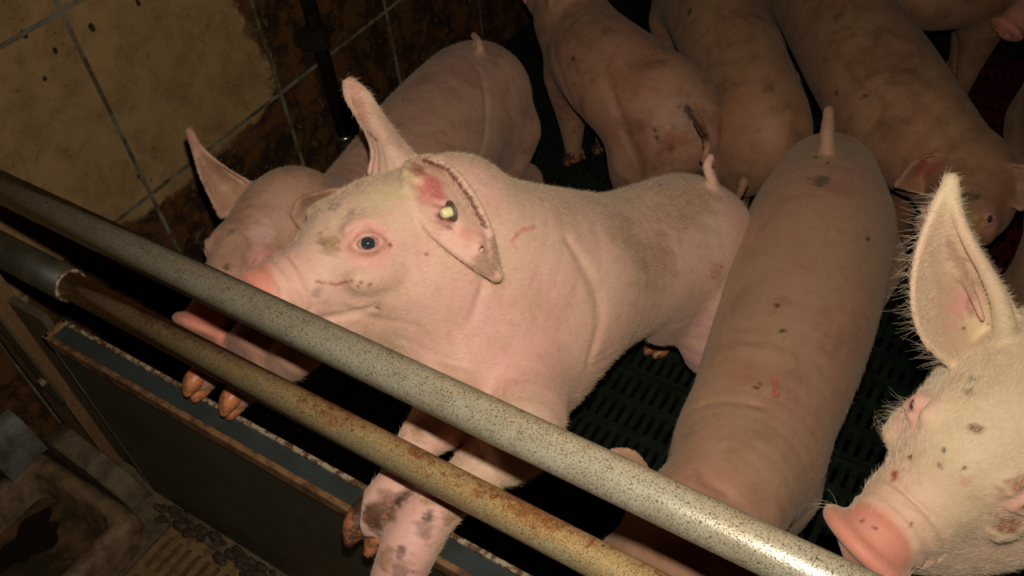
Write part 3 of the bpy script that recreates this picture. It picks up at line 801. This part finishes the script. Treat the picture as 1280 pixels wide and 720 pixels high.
p.leg([sho-sd*.0+V3(-.10, -.12, -.06), aty_(560, 505, .62), aty_(524, 553, .54), atz(498, 602, .632), atz(480, 630, .622), atz(468, 648, .612)],
      [.08, .052, .034, .032, .035, .029], hdir=-CF, hz=CU*.87+CR*.47-CF*.25, mat='hoof_dark', hs=1.15)
p.head(hc, hf, hu, hs,
    el=lambda B: (p.sheet([(508, 236), (514, 252), (536, 286), (565, 312), (596, 334), (620, 346)], [(512, 206), (536, 199), (566, 216), (592, 250), (612, 292), (622, 343)], B, [-.035, -.042, -.045, -.045, -.04], [-.02, -.055, -.072, -.075, -.065, -.05], [.01, .028, .028, .018, .006, 0], th=.006, n=26),
        p.chain([atd(514, 204, proj(B)[2]-.03), atd(545, 203, proj(B)[2]-.062), atd(575, 226, proj(B)[2]-.073), atd(598, 262, proj(B)[2]-.075), atd(613, 298, proj(B)[2]-.065)], [.006, .0085, .0080, .0070, .005], k=.006),
        p.chain([atd(552, 292, proj(B)[2]-.044), atd(566, 287, proj(B)[2]-.044), atd(574, 275, proj(B)[2]-.040)], [.007, .0065, .005], k=.006)),
    er=lambda B: p.sheet([(462, 216), (466, 190), (458, 165), (444, 142), (432, 120), (431, 104)], [(535, 212), (512, 188), (492, 164), (474, 138), (458, 114), (440, 101)], B, [.01, .0, .0, -.005, -.02], [.0, .0, .0, .0, -.02], [-.030, -.030, -.022, -.014, -.004, 0], th=.0045), eyes='l', tilt=.6)
p.chain([hc-hf*.03-hu*.09, atz(560, 405, .66), atz(610, 440, .60), atz(655, 450, .54)], [.085, .115, .125, .125], side=sd, fac=1.1, k=.05)
p.tail([atz(893, 240, .54), atz(890, 226, .57), atz(884, 208, .60), atz(888, 197, .61)], .012, .008)
MAIN = p

# --- pig at the left wall
p = Pig()
c2, f2, u2 = V3(-1.112, .795, .700), V3(.06, -.998, .02), V3(-.02, .013, 1.0)
pel, mid, sho, nek = atz(588, 128, .43), atz(540, 185, .46), atz(492, 248, .50), atz(430, 285, .57)
sd = sidev(pel, sho)
p.body([atz(605, 112, .42), pel, mid, sho, nek, c2], [.12, .155, .165, .155, .115, .09], sd, 1.06)
for q in (1, -1): p.ell(pel+sd*q*.07+V3(0, 0, -.06), (nrm(pel-mid), sd, UPV), [.14, .08, .15], k=.05)
for q in (1, -1):
    b = pel+sd*q*.09
    p.leg([b+V3(.0, .03, -.10), b+V3(.0, -.02, -.20), b+V3(.02, .07, -.29), b+V3(.02, .05, -.37), b+V3(.02, .04, -.40)], [.08, .060, .036, .026, .024], hdir=nrm(sho-pel))
p.leg([sho+sd*.05+V3(.02, -.05, -.05), aty_(395, 410, .62), atz(350, 460, .645), atz(312, 484, .622), atz(298, 493, .618)], [.08, .048, .032, .027, .024], hdir=(-.35, -1, -.25), hs=.95)
p.leg([sho-sd*.05+V3(-.06, -.05, -.05), aty_(350, 395, .62), atz(298, 436, .645), atz(266, 463, .622), atz(254, 471, .618)], [.08, .046, .030, .027, .024], hdir=(-.35, -1, -.25), hs=.95)
p.head(c2, f2, u2, .97,
    el=lambda B: p.sheet([(366, 268), (374, 250), (394, 242), (416, 237), (433, 238)], [(378, 284), (394, 288), (412, 278), (425, 260), (434, 241)], B, [-.05, -.065, -.07, -.07], [-.04, -.045, -.06, -.07], [.01, .03, .02, 0], n=12),
    er=lambda B: p.sheet([(276, 272), (262, 244), (250, 218), (242, 190), (235, 164)], [(332, 238), (302, 222), (277, 206), (253, 186), (238, 163)], B, [.0, .0, -.02, -.03, -.03], [.01, .0, -.02, -.03, -.03], [.01, .030, .022, .008, 0]), tilt=.5)
p.tail([atz(606, 78, .54), atz(602, 66, .58), atz(598, 52, .60), atz(592, 44, .60), atz(594, 50, .59)])
P2 = p

# --- middle pig seen along its back, head under the rails
p = Pig()
cm, fm, um = atz(862, 668, .50), V3(-.40, -.70, -.58), V3(.1, -.65, .75)
P = [atz(1033, 232, .40), atz(1024, 290, .42), atz(1000, 380, .42), atz(972, 465, .43), atz(935, 560, .46), atz(905, 625, .50), cm]
p.body(P, [.122, .156, .158, .146, .124, .105, .092], sidev(P[1], P[4]), 1.04)
sd = sidev(P[1], P[4])
for q in (1, -1):
    p.ell(P[1]+sd*q*.066+V3(0, 0, -.07), (nrm(P[1]-P[3]), sd, UPV), [.14, .082, .15], k=.05)
    p.ell(P[4]+sd*q*.055+V3(0, 0, -.06), (nrm(P[1]-P[3]), sd, UPV), [.10, .065, .12], k=.05)
    b = P[1]+sd*q*.10
    p.leg([b+V3(.0, .05, -.10), b+V3(.0, -.02, -.20), b+V3(.0, .09, -.29), b+V3(.0, .06, -.36), b+V3(.0, .04, -.39)], [.085, .062, .036, .026, .024], hdir=(0, -1, 0))
    b = P[4]+sd*q*.06
    p.leg([b+V3(.0, 0, -.10), b+V3(.0, -.02, -.24), b+V3(.0, .0, -.36), b+V3(.0, .0, -.42)], [.075, .045, .030, .024], hdir=(0, -1, 0))
p.head(cm, fm, um, .97,
    el=((-.10, .145, .03), .040, dict(side=(.9, .1, .1), hint=(.3, .5, .8), cup=.3, th=.011)),
    er=lambda B: p.sheet([(812, 590), (800, 572), (785, 562), (766, 563)], [(800, 600), (788, 592), (775, 580), (764, 568)], B, [0, -.02, -.03], [0, -.02, -.03], [.0, .01, 0], n=6))
p.tail([atz(1034, 188, .56), atz(1034, 168, .585), atz(1035, 152, .60), atz(1036, 138, .61)], .017, .011)
MID = p

# --- big head at the right edge
p = Pig()
cr, fr, ur, sr = V3(.135, .885, .845), V3(-.405, -.905, -.06), V3(.09, -.04, .99), 1.13
nek, sho, mid, pel = V3(.25, .98, .80), V3(.45, 1.10, .64), V3(.76, 1.28, .50), V3(1.05, 1.42, .44)
sd = sidev(pel, sho)
p.body([pel+V3(.08, .04, 0), pel, mid, sho, nek, cr+V3(.01, .02, -.01)], [.12, .17, .175, .185, .145, .10], sd, 1.08)
for q in (1, -1):
    b = pel+sd*q*.10
    p.leg([b+V3(.0, .0, -.10), b+V3(.0, -.0, -.20), b+V3(.08, .03, -.31), b+V3(.06, .03, -.38), b+V3(.05, .03, -.41)], [.085, .062, .036, .026, .024], hdir=(-.9, -.5, 0))
    b = sho+sd*q*.10
p.leg([sho+V3(0, -.10, -.08), V3(.38, .80, .58), V3(.26, .62, .57), V3(.20, .49, .62), V3(.19, .445, .615)], [.09, .06, .042, .03, .026], hdir=(-.2, -1, -.2))
p.leg([sho+V3(-.10, .08, -.10), V3(.14, 1.12, .40), V3(.05, 1.16, .22), V3(.04, 1.14, .07), V3(.04, 1.13, .045)], [.09, .058, .036, .027, .024], hdir=(-.8, -.5, 0))
p.head(cr, fr, ur, sr,
    el=((-.05, .20, .15), .056, dict(side=(.8, 0, .3), hint=(.8, .4, .3), cup=.5, th=.010)),
    er=lambda B: (p.sheet([(1205, 462), (1178, 448), (1152, 418), (1141, 372), (1147, 318), (1164, 268), (1186, 226)], [(1284, 440), (1278, 412), (1262, 378), (1242, 344), (1214, 302), (1197, 262), (1190, 224)], B, [.02, .0, -.02, -.035, -.045, -.05], [.02, .01, -.0, -.02, -.04, -.05], [.01, .045, .05, .035, .02, .006, 0], n=24, th=.0042),
        p.chain([atd(x_, y_, proj(B)[2]+d_) for x_, y_, d_ in ((1190, 230, -.052), (1196, 264, -.05), (1210, 300, -.045), (1232, 338, -.035), (1248, 372, -.028), (1256, 408, -.02), (1252, 440, -.005))], [.0045, .0065, .0075, .0085, .0105, .013, .012], k=.008),
        p.chain([atd(x_, y_, proj(B)[2]+d_) for x_, y_, d_ in ((1176, 290, -.018), (1190, 325, -.002), (1212, 360, .008), (1228, 398, .014))], [.0035, .0045, .0055, .004], k=.010)), tilt=.6)
gR = lambda a_, b_, c_: cr+sr*(a_*nrm(fr)+b_*np.cross(ur, fr)/np.linalg.norm(np.cross(ur, fr))+c_*nrm(ur-(ur@nrm(fr))*nrm(fr)))
p.chain([gR(-.02, .05, -.125), gR(.09, .045, -.12), gR(.165, .030, -.098), gR(.205, .012, -.085)], [.095, .068, .046, .030], k=.05)
for a_, b_, r_ in ((.02, .085, .085), (-.06, .08, .10)):
    lf_ = np.cross(ur, fr); p.ell(cr+sr*(a_*nrm(fr)+b_*lf_-.075*nrm(ur)), (nrm(fr), lf_, nrm(ur)), [.09, .055, .075], k=.05)
RP = p

def standing(P, R, zc=.42, fac=1.05, head=None, ears=(None, None), tail=None, hk=.95, legs='fflh', sk=None, eyes='lr', hup=(0, 0, 1)):
    """a pig on all fours: P centre line rump to neck"""
    p = Pig(); sd = sidev(P[0], P[-1]); dr = nrm(P[-1]-P[0])
    pts = [P[0]-dr*.05+V3(0, 0, -.015)]+list(P); rr = [R[0]*.72]+list(R)
    if head is not None: pts.append(head[0]); rr.append(.10*hk)
    p.body(pts, rr, sd, fac)
    a, b_ = P[0]+dr*.02, P[-1]-dr*.02
    for q in (1, -1):
        p.ell(a+sd*q*(R[0]/fac-.066)+V3(0, 0, -.07), (dr, sd, UPV), [.13, .075, .14], k=.05)
        p.ell(b_+sd*q*(R[-1]/fac-.070)+V3(0, 0, -.06), (dr, sd, UPV), [.10, .070, .13], k=.05)
        b = a+sd*q*(R[0]/fac-.055); b = V3(b[0], b[1], zc)
        p.leg([b+V3(0, 0, -.10), b+dr*.03+V3(0, 0, -.20), b-dr*.07+V3(0, 0, -.28), b-dr*.04+V3(0, 0, -.36), b-dr*.03+V3(0, 0, -.385)], [.085, .060, .034, .025, .023], hdir=dr, mat='hoof_dark')
        b = b_+sd*q*(R[-1]/fac-.055); b = V3(b[0], b[1], zc)
        p.leg([b+V3(0, 0, -.10), b+V3(0, 0, -.24), b+V3(0, 0, -.34), b+V3(0, 0, -.385)], [.075, .044, .028, .023], hdir=dr, mat='hoof_dark')
    if head is not None: p.head(head[0], head[1], hup, hk, el=ears[0], er=ears[1], eyes=eyes)
    if tail is not None: p.tail(tail, .013, .008)
    return p
EL = lambda t=(-.04, .15, .15), w_=.048: (t, w_, dict(side=(.85, .1, .1), hint=(.7, .5, .2), cup=.5, th=.012))
ER = lambda t=(-.04, -.15, .15), w_=.048: (t, w_, dict(side=(.85, -.1, .1), hint=(.7, -.5, .2), cup=.5, th=.012))

# pig walking away at the top, dirty rump
P = [atz(838, 148, .42), atz(792, 115, .43), atz(750, 78, .43), atz(727, 45, .43)]
hd = nrm(P[3]-P[1]); P4 = standing(P, [.142, .150, .142, .120], fac=1.10, head=(atz(712, 6, .50), hd+V3(0, 0, -.15)), ears=(EL(), ER()),
    tail=[atz(872, 150, .55), atz(880, 168, .56), atz(884, 186, .55), atz(878, 200, .52)])
# pig behind it
P = [atz(952, 158, .41), atz(930, 100, .43), atz(900, 40, .44), atz(868, -25, .44)]
hd = nrm(P[3]-P[0]); P5 = standing(P, [.130, .140, .142, .138], fac=1.16, head=(P[3]+hd*.22+V3(0, 0, .03), hd+V3(0, 0, -.15)), ears=(EL(), ER()), tail=[atz(930, 226, .50), atz(926, 238, .48), atz(922, 248, .45)])
# pig coming towards the camera, head lowered behind the near ear
P = [atz(1000, -45, .43), atz(1045, 25, .44), atz(1085, 85, .44), atz(1128, 150, .43)]
P6L = []
def P6S(*a): P6L.append(a)
P6 = standing(P, [.14, .152, .160, .155], fac=1.12, head=(V3(-.062, 1.80, .44), V3(.05, -.97, -.20)), hup=(-.22, -.07, .97),
    ears=(lambda B: P6S([(1232, 216), (1256, 206), (1280, 207), (1302, 214)], [(1238, 240), (1256, 246), (1276, 262), (1300, 250)], B, [0, -.02, -.03], [0, .0, -.02], [.01, .03, .0]),
          lambda B: P6S([(1186, 246), (1160, 243), (1138, 238), (1120, 232)], [(1204, 222), (1192, 200), (1170, 192), (1142, 204), (1122, 228)], B, [0, .0, 0, -.01], [-.02, -.03, -.03, -.02, -.01], [.02, .04, .02, 0])), hk=.95)
for a_ in P6L: P6.sheet(*a_, th=.006)
# pig cut by the right edge, dark
P = [atz(1352, 110, .42), atz(1366, 190, .42), atz(1370, 280, .42), atz(1362, 350, .42)]
P7 = standing(P, [.12, .14, .14, .13])
# far pig cut by the upper edge
P = [atz(1105, -35, .42), atz(1150, -18, .42), atz(1205, -20, .42), atz(1250, -35, .42)]
P8 = standing(P, [.12, .125, .125, .12])
# far pig looking in from the upper right corner
sn = atz(1246, 42, .36); d9 = nrm(V3(-.45, -.85, -.25)); c9 = sn-d9*.28+V3(0, 0, .03)
P9 = standing([c9+V3(.45, .95, -.10), c9+V3(.36, .72, -.08), c9+V3(.27, .46, -.06), c9+V3(.14, .24, -.03)], [.12, .14, .13, .11], head=(c9, d9), ears=(EL(), ER()))

# ---- folds in the skin
for c_, r_, k_ in (([(712, 300), (740, 350), (752, 400), (738, 450)], 0.0030, .035), ([(735, 462), (790, 440), (850, 405)], 0.0024, .02), ([(742, 450), (775, 432), (815, 410)], 0.0018, .015), ([(600, 300), (606, 350), (590, 400)], 0.0024, .03), ([(378, 400), (396, 382), (420, 384)], 0.0015, .010),
                   ([(345, 345), (352, 365), (350, 390)], 0.0012, .010), ([(332, 345), (338, 362)], 0.0009, .006), ([(430, 385), (470, 400), (520, 410)], 0.0018, .02), ([(500, 425), (560, 452), (640, 470)], 0.0024, .02)):
    MAIN.crease(c_, r_, k_)
for c_, r_, k_ in (([(868, 585), (885, 605), (915, 622)], 0.0030, .02), ([(850, 520), (900, 500), (960, 510)], 0.0012, .02)): MID.crease(c_, r_, k_)
for c_, r_, k_ in (([(600, 85), (608, 130), (606, 175), (595, 205)], 0.0015, .03), ([(505, 110), (520, 130)], 0.0018, .02)): P2.crease(c_, r_, k_)
for c_, r_, k_ in (([(845, 130), (866, 152), (884, 182)], 0.0042, .02), ([(760, 110), (775, 150), (790, 190)], 0.0036, .05), ([(690, 60), (705, 110), (725, 150)], 0.0030, .04)): P4.crease(c_, r_, k_)
for c_, r_, k_ in (([(1095, 545), (1108, 530), (1128, 515)], 0.0012, .01), ([(1085, 600), (1110, 615), (1150, 640)], 0.0013, .010), ([(1100, 640), (1125, 655), (1140, 680)], 0.0015, .010), ([(1145, 505), (1140, 530), (1120, 560)], 0.0018, .02)): RP.crease(c_, r_, k_)
for c_, r_, k_ in (([(1040, 60), (1060, 100), (1100, 130)], 0.0036, .05), ([(1130, 100), (1170, 140), (1190, 180)], 0.0036, .04)): P6.crease(c_, r_, k_)
# ---- build
D_ = lambda x, y, r, c=SKIN_D, a=.85: (x, y, r, c, a)
BR = srgb(140, 104, 66)
o = MAIN.build(.0034, M['skin'], 'large pale pig in the centre with an ear tag and its snout at the rail', None, marks=[
    D_((652, 640, 646), (288, 300, 312), 1.6, PINK, .5), D_((640, 655, 668), (300, 287, 284), 2.2, srgb(208, 120, 108), .75),
    D_(826, 231, 3.5), D_((395, 420, 440), (352, 356, 350), 2, BLOOD, .45), D_(452, 352, 3, BLOOD, .5), D_(463, 356, 3, BLOOD, .5), D_(448, 358, 2, BLOOD, .6), D_(533, 317, 2.5, BLOOD, .7),
    D_(412, 306, 14, BR, .5), D_(400, 300, 8, SKIN_D, .3), D_(420, 258, 10, GREY, .4), D_(440, 266, 7, GREY, .4), D_(395, 365, 8, GREY, .4), D_(472, 385, 3, SKIN_D, .5),
    D_(455, 305, 6, BLOOD, .55), D_(487, 306, 3, BLOOD, .8), D_(470, 316, 3, BLOOD, .5),
    D_(540, 235, 24, srgb(176, 98, 88), .7), D_(556, 268, 15, srgb(110, 44, 44), .75), D_(585, 295, 14, srgb(206, 140, 118), .5), D_(520, 212, 12, srgb(132, 80, 62), .7),
    D_((530, 560, 588, 606), (200, 212, 248, 284), 4, srgb(110, 62, 46), .8), D_(603, 330, 18, srgb(160, 120, 98), .7), D_((618, 620), (300, 335), 6, srgb(130, 96, 74), .6),
    D_(446, 128, 7, srgb(110, 50, 40), .7), D_((441, 455), (105, 150), 8, srgb(188, 130, 110), .6), D_((460, 470), (165, 175), 2, BLOOD, .6),
    D_(480, 640, 26, srgb(110, 70, 46), .7), D_(505, 620, 12, SKIN_D, .5), D_(466, 655, 14, srgb(80, 50, 34), .8), D_(545, 620, 16, BR, .5), D_(575, 640, 10, BR, .5), D_(530, 660, 14, SKIN_D, .35), D_(480, 700, 16, BR, .5), D_(500, 715, 14, SKIN_D, .4), D_(462, 640, 12, srgb(90, 56, 36), .7), D_(500, 625, 9, SKIN_D, .5), D_(536, 645, 7, SKIN_D, .6), D_(502, 690, 8, SKIN_D, .55), D_(560, 650, 10, BR, .6), D_(520, 540, 12, BR, .5),
    D_(785, 300, 40, srgb(150, 112, 70), .38), D_(860, 250, 40, srgb(160, 118, 78), .4), D_(820, 330, 40, srgb(150, 112, 74), .35), D_(735, 245, 30, srgb(170, 136, 90), .35), D_(895, 340, 16, srgb(170, 90, 64), .4), D_(840, 270, 30, srgb(140, 100, 60), .3),
    D_(680, 225, 26, srgb(196, 170, 120), .4), D_(560, 330, 16, srgb(196, 160, 120), .3), D_(470, 245, 24, srgb(190, 176, 130), .45), D_(500, 228, 22, srgb(190, 176, 130), .45)])
P2.build(.0045, M['skin_two'], 'pig standing at the tiled wall with its snout poked between the two rails', None, marks=[
    D_(288, 290, 6, srgb(110, 92, 70), .6), D_(284, 335, 6, srgb(96, 66, 40), .6), D_(503, 125, 3), D_(325, 295, 18, srgb(196, 150, 138), .5), D_((247, 262), (385, 400), 10, srgb(196, 110, 92), .5)])
MID.build(.0055, M['skin_mid'], 'long pig seen from above with a grey round spot on its rump', None, marks=[
    D_(1026, 226, 12, srgb(92, 80, 64), 1.), D_(1020, 196, 3.5), D_(1035, 203, 2.5), D_(1085, 299, 4), D_(978, 414, 3.5), D_(951, 481, 3), D_(946, 484, 2.5), D_(878, 449, 3.5, BLOOD, .6), D_(971, 381, 2.5),
    D_((966, 971, 969), (472, 482, 494), 1.8, srgb(190, 96, 84), .7), D_(930, 470, 30, srgb(160, 104, 72), .3), D_((870, 880, 905), (588, 606, 618), 3, srgb(130, 84, 64), .3)])
RP.build(.0036, M['skin_r'], 'pale fuzzy pig close up at the right edge, one ear upright', None, marks=[
    D_(1222, 537, 8, srgb(96, 56, 40), .6), D_(1215, 533, 5, srgb(96, 56, 40), .6), D_(1213, 475, 7, srgb(120, 104, 84), .6), D_(1211, 490, 6, srgb(120, 104, 84), .6), D_(1118, 593, 7, srgb(150, 70, 50), .7), D_(1137, 572, 4, SKIN_D, .7),
    D_(1175, 581, 4, srgb(120, 76, 56), .6), D_(1206, 602, 8, srgb(190, 126, 100), .4), D_(1270, 606, 14, srgb(146, 92, 50), .6), D_(1262, 655, 16, srgb(130, 78, 50), .6), D_(1138, 655, 3, BLOOD, .5), D_(1180, 563, 3), D_(1205, 585, 3),
    D_(1078, 652, 3, SKIN_D, .6), D_(1095, 661, 2.5, SKIN_D, .6), D_(1228, 308, 4, SKIN_D, .8), D_(1205, 410, 3, SKIN_D, .7), D_(1200, 380, 26, srgb(214, 150, 140), .5), D_((1185, 1205, 1215), (300, 340, 390), 8, srgb(150, 110, 90), .45)])
P4.build(.008, M['skin_dirty_dim'], 'pig walking away with a manure-stained rump and sore tail, top centre', None, marks=[
    D_((858, 870, 882), (135, 155, 172), 5, srgb(60, 34, 24), .8), D_(845, 175, 14, srgb(130, 70, 50), .5), D_(820, 172, 3), D_(716, 74, 5, srgb(70, 46, 30), .6), D_(790, 100, 26, srgb(130, 84, 54), .4), D_(838, 186, 8, SKIN_D, .4), D_(818, 163, 3)])
P5.build(.008, M['skin_far_dim'], 'broad dull pig standing between the stained rump and the pig coming forward', None, marks=[D_(963, 110, 8, srgb(90, 62, 40), .4), D_(862, 15, 5, srgb(60, 42, 28), .6)])
P6.build(.007, M['skin_far_dim'], 'pig coming forward with lowered head and spread ears behind the upright fuzzy ear', None, marks=[
    D_((1085, 1110, 1142), (94, 86, 88), 7, srgb(78, 56, 38), .32), D_((1112, 1146), (104, 101), 6, srgb(78, 56, 38), .3), D_(1049, 19, 9, srgb(66, 54, 40), .4), D_(1045, 117, 4, SKIN_D, .6), D_(1082, 120, 4, SKIN_D, .6),
    D_((1208, 1222), (246, 246), 5, srgb(70, 60, 40), .6), D_(1212, 262, 14, srgb(130, 104, 50), .5), D_(1222, 280, 14, srgb(160, 130, 60), .5), D_(1160, 210, 18, srgb(150, 70, 58), .5)])
P7.build(.010, M['skin_far_dim'], 'dim brown pig cut off by the right edge behind the upright ear', None)
P8.build(.010, M['skin_far_dim'], 'far dim pig cut off by the top edge, standing on the red slats', None)
P9.build(.009, M['skin_far_dim'], 'far pig showing only a red snout in the upper right corner', None)

# ear tag on the large pig
def ear_tag(parent, c, ax, c2, rr=.0165):
    c = np.array(c)-parent.org; ax = nrm(ax)
    t = bpy.data.objects.new('ear_tag', None); COL.objects.link(t); t.parent = parent.obj; t.empty_display_size = .02
    z = ax; x = nrm(np.cross(z, [0.3, .2, 1])); y = np.cross(z, x)
    t.matrix_local = Matrix(((x[0], y[0], z[0], c[0]), (x[1], y[1], z[1], c[1]), (x[2], y[2], z[2], c[2]), (0, 0, 0, 1)))
    o = MB().tube([(0, 0, .003), (0, 0, .016), (0, 0, .019)], [.0086, .0080, .005], 20).build('pin', M['tag_yellow'], t, .0008, smooth=True)
    o = MB().tube([(0, 0, 0), (0, 0, .003)], rr, 28).build('disc', M['tag_metal'], t, .0006)
    o = MB().tube([(0, 0, -.0015), (0, 0, .0015)], rr*.95, 28).build('back_disc', M['tag_metal'], t, .0006)
    o.location = t.matrix_local.inverted() @ Vector(np.array(c2)-parent.org)
    return t

# ---- bristles
def flow_pig(pig, back):
    c, f, lf, up, sc = pig.hf; back = nrm(np.array(back))
    def fl_(R):
        a = np.clip(((R-c)@f)/(.12*sc)+.5, 0, 1)[:, None]; return (1-a)*back-a*f-.25*np.array([0, 0, 1.])*(1-a)
    return fl_
camdir = lambda cen, nn: ((nn*(CO-cen)).sum(1) > -.25*np.linalg.norm(CO-cen, axis=1)).astype(float)
fall = lambda x, a, b: np.clip((b-x)/(b-a), 0, 1)
if HAIR:
    def near_px(pts, rad):
        A = spline([(a_, b_, 0) for a_, b_ in pts], 8)[:, :2]
        def w_(c, n):
            q = c-CO; z = q@CF; X = 640+FPX*(q@CR)/z; Y = 360-FPX*(q@CU)/z
            d = np.min((X[:, None]-A[None, :, 0])**2+(Y[:, None]-A[None, :, 1])**2, axis=1) if len(c) < 2e6 else None
            return (d < rad*rad)*(z < 1.45)*1.0+1e-12
        return w_
    def bare(pts, rad):
        f_ = near_px(pts, rad); return lambda c, n: 1-.93*(f_(c, n) > .5)
    inear = bare([(530, 222), (548, 245), (568, 280), (590, 300)], 22); inR = bare([(1190, 330), (1200, 370), (1205, 410)], 30)
    bristles(MAIN, int(56000*HAIR), .010, lambda c, n: inear(c, n)*camdir(c, n)*(.05+.95*fall((c-MAIN.hf[0])@MAIN.hf[1], .12, .24))*np.where(c[:, 2] < .35, .1, 1), flow_pig(MAIN, V3(.25, .8, -.5)), .20, .00014, 'hair', 1)
    bristles(RP, int(60000*HAIR), .0095, lambda c, n: inR(c, n)*camdir(c, n)*(.02+.98*fall((c-RP.hf[0])@RP.hf[1], .12, .27))*np.where(c[:, 0] > .35, .05, 1), flow_pig(RP, V3(.6, .6, -.3)), .22, .00013, 'hair_w', 2, jit=.2)
    bristles(P2, int(14000*HAIR), .009, lambda c, n: camdir(c, n), flow_pig(P2, V3(-.1, .9, -.3)), .2, .00013, 'hair_dim', 3)
    bristles(MID, int(18000*HAIR), .008, lambda c, n: camdir(c, n), flow_pig(MID, V3(-.1, -.3, -.9)), .10, .00010, 'hair_dim', 4)
    bristles(RP, 260, .028, near_px([(1196, 452), (1170, 442), (1150, 418), (1142, 380), (1145, 330), (1160, 280), (1180, 240)], 7), lambda R: np.tile(-CR*.9-CU*.15+CF*-.2, (len(R), 1)), .15, .00015, 'hair_w', 5, name='ear_fringe', curl=-1.2, jit=.28)
    bristles(RP, 55, .034, near_px([(1040, 628), (1062, 602), (1085, 578), (1100, 545), (1130, 505)], 9), lambda R: np.tile(-CR*.9+CU*.35, (len(R), 1)), .5, .00014, 'hair_w', 6, name='whiskers', curl=.6, jit=.3)
hit_ = MAIN.bvh.ray_cast(Vector(CO), Vector(ray(566, 264)).normalized())[0]
hit2 = MAIN.bvh.ray_cast(Vector(CO), Vector(ray(590, 252)).normalized())[0]
ear_tag(MAIN, np.array(hit_)-CF*.008, -CR*.80-CU*.30-CF*.45, np.array(hit2)-CF*.002)
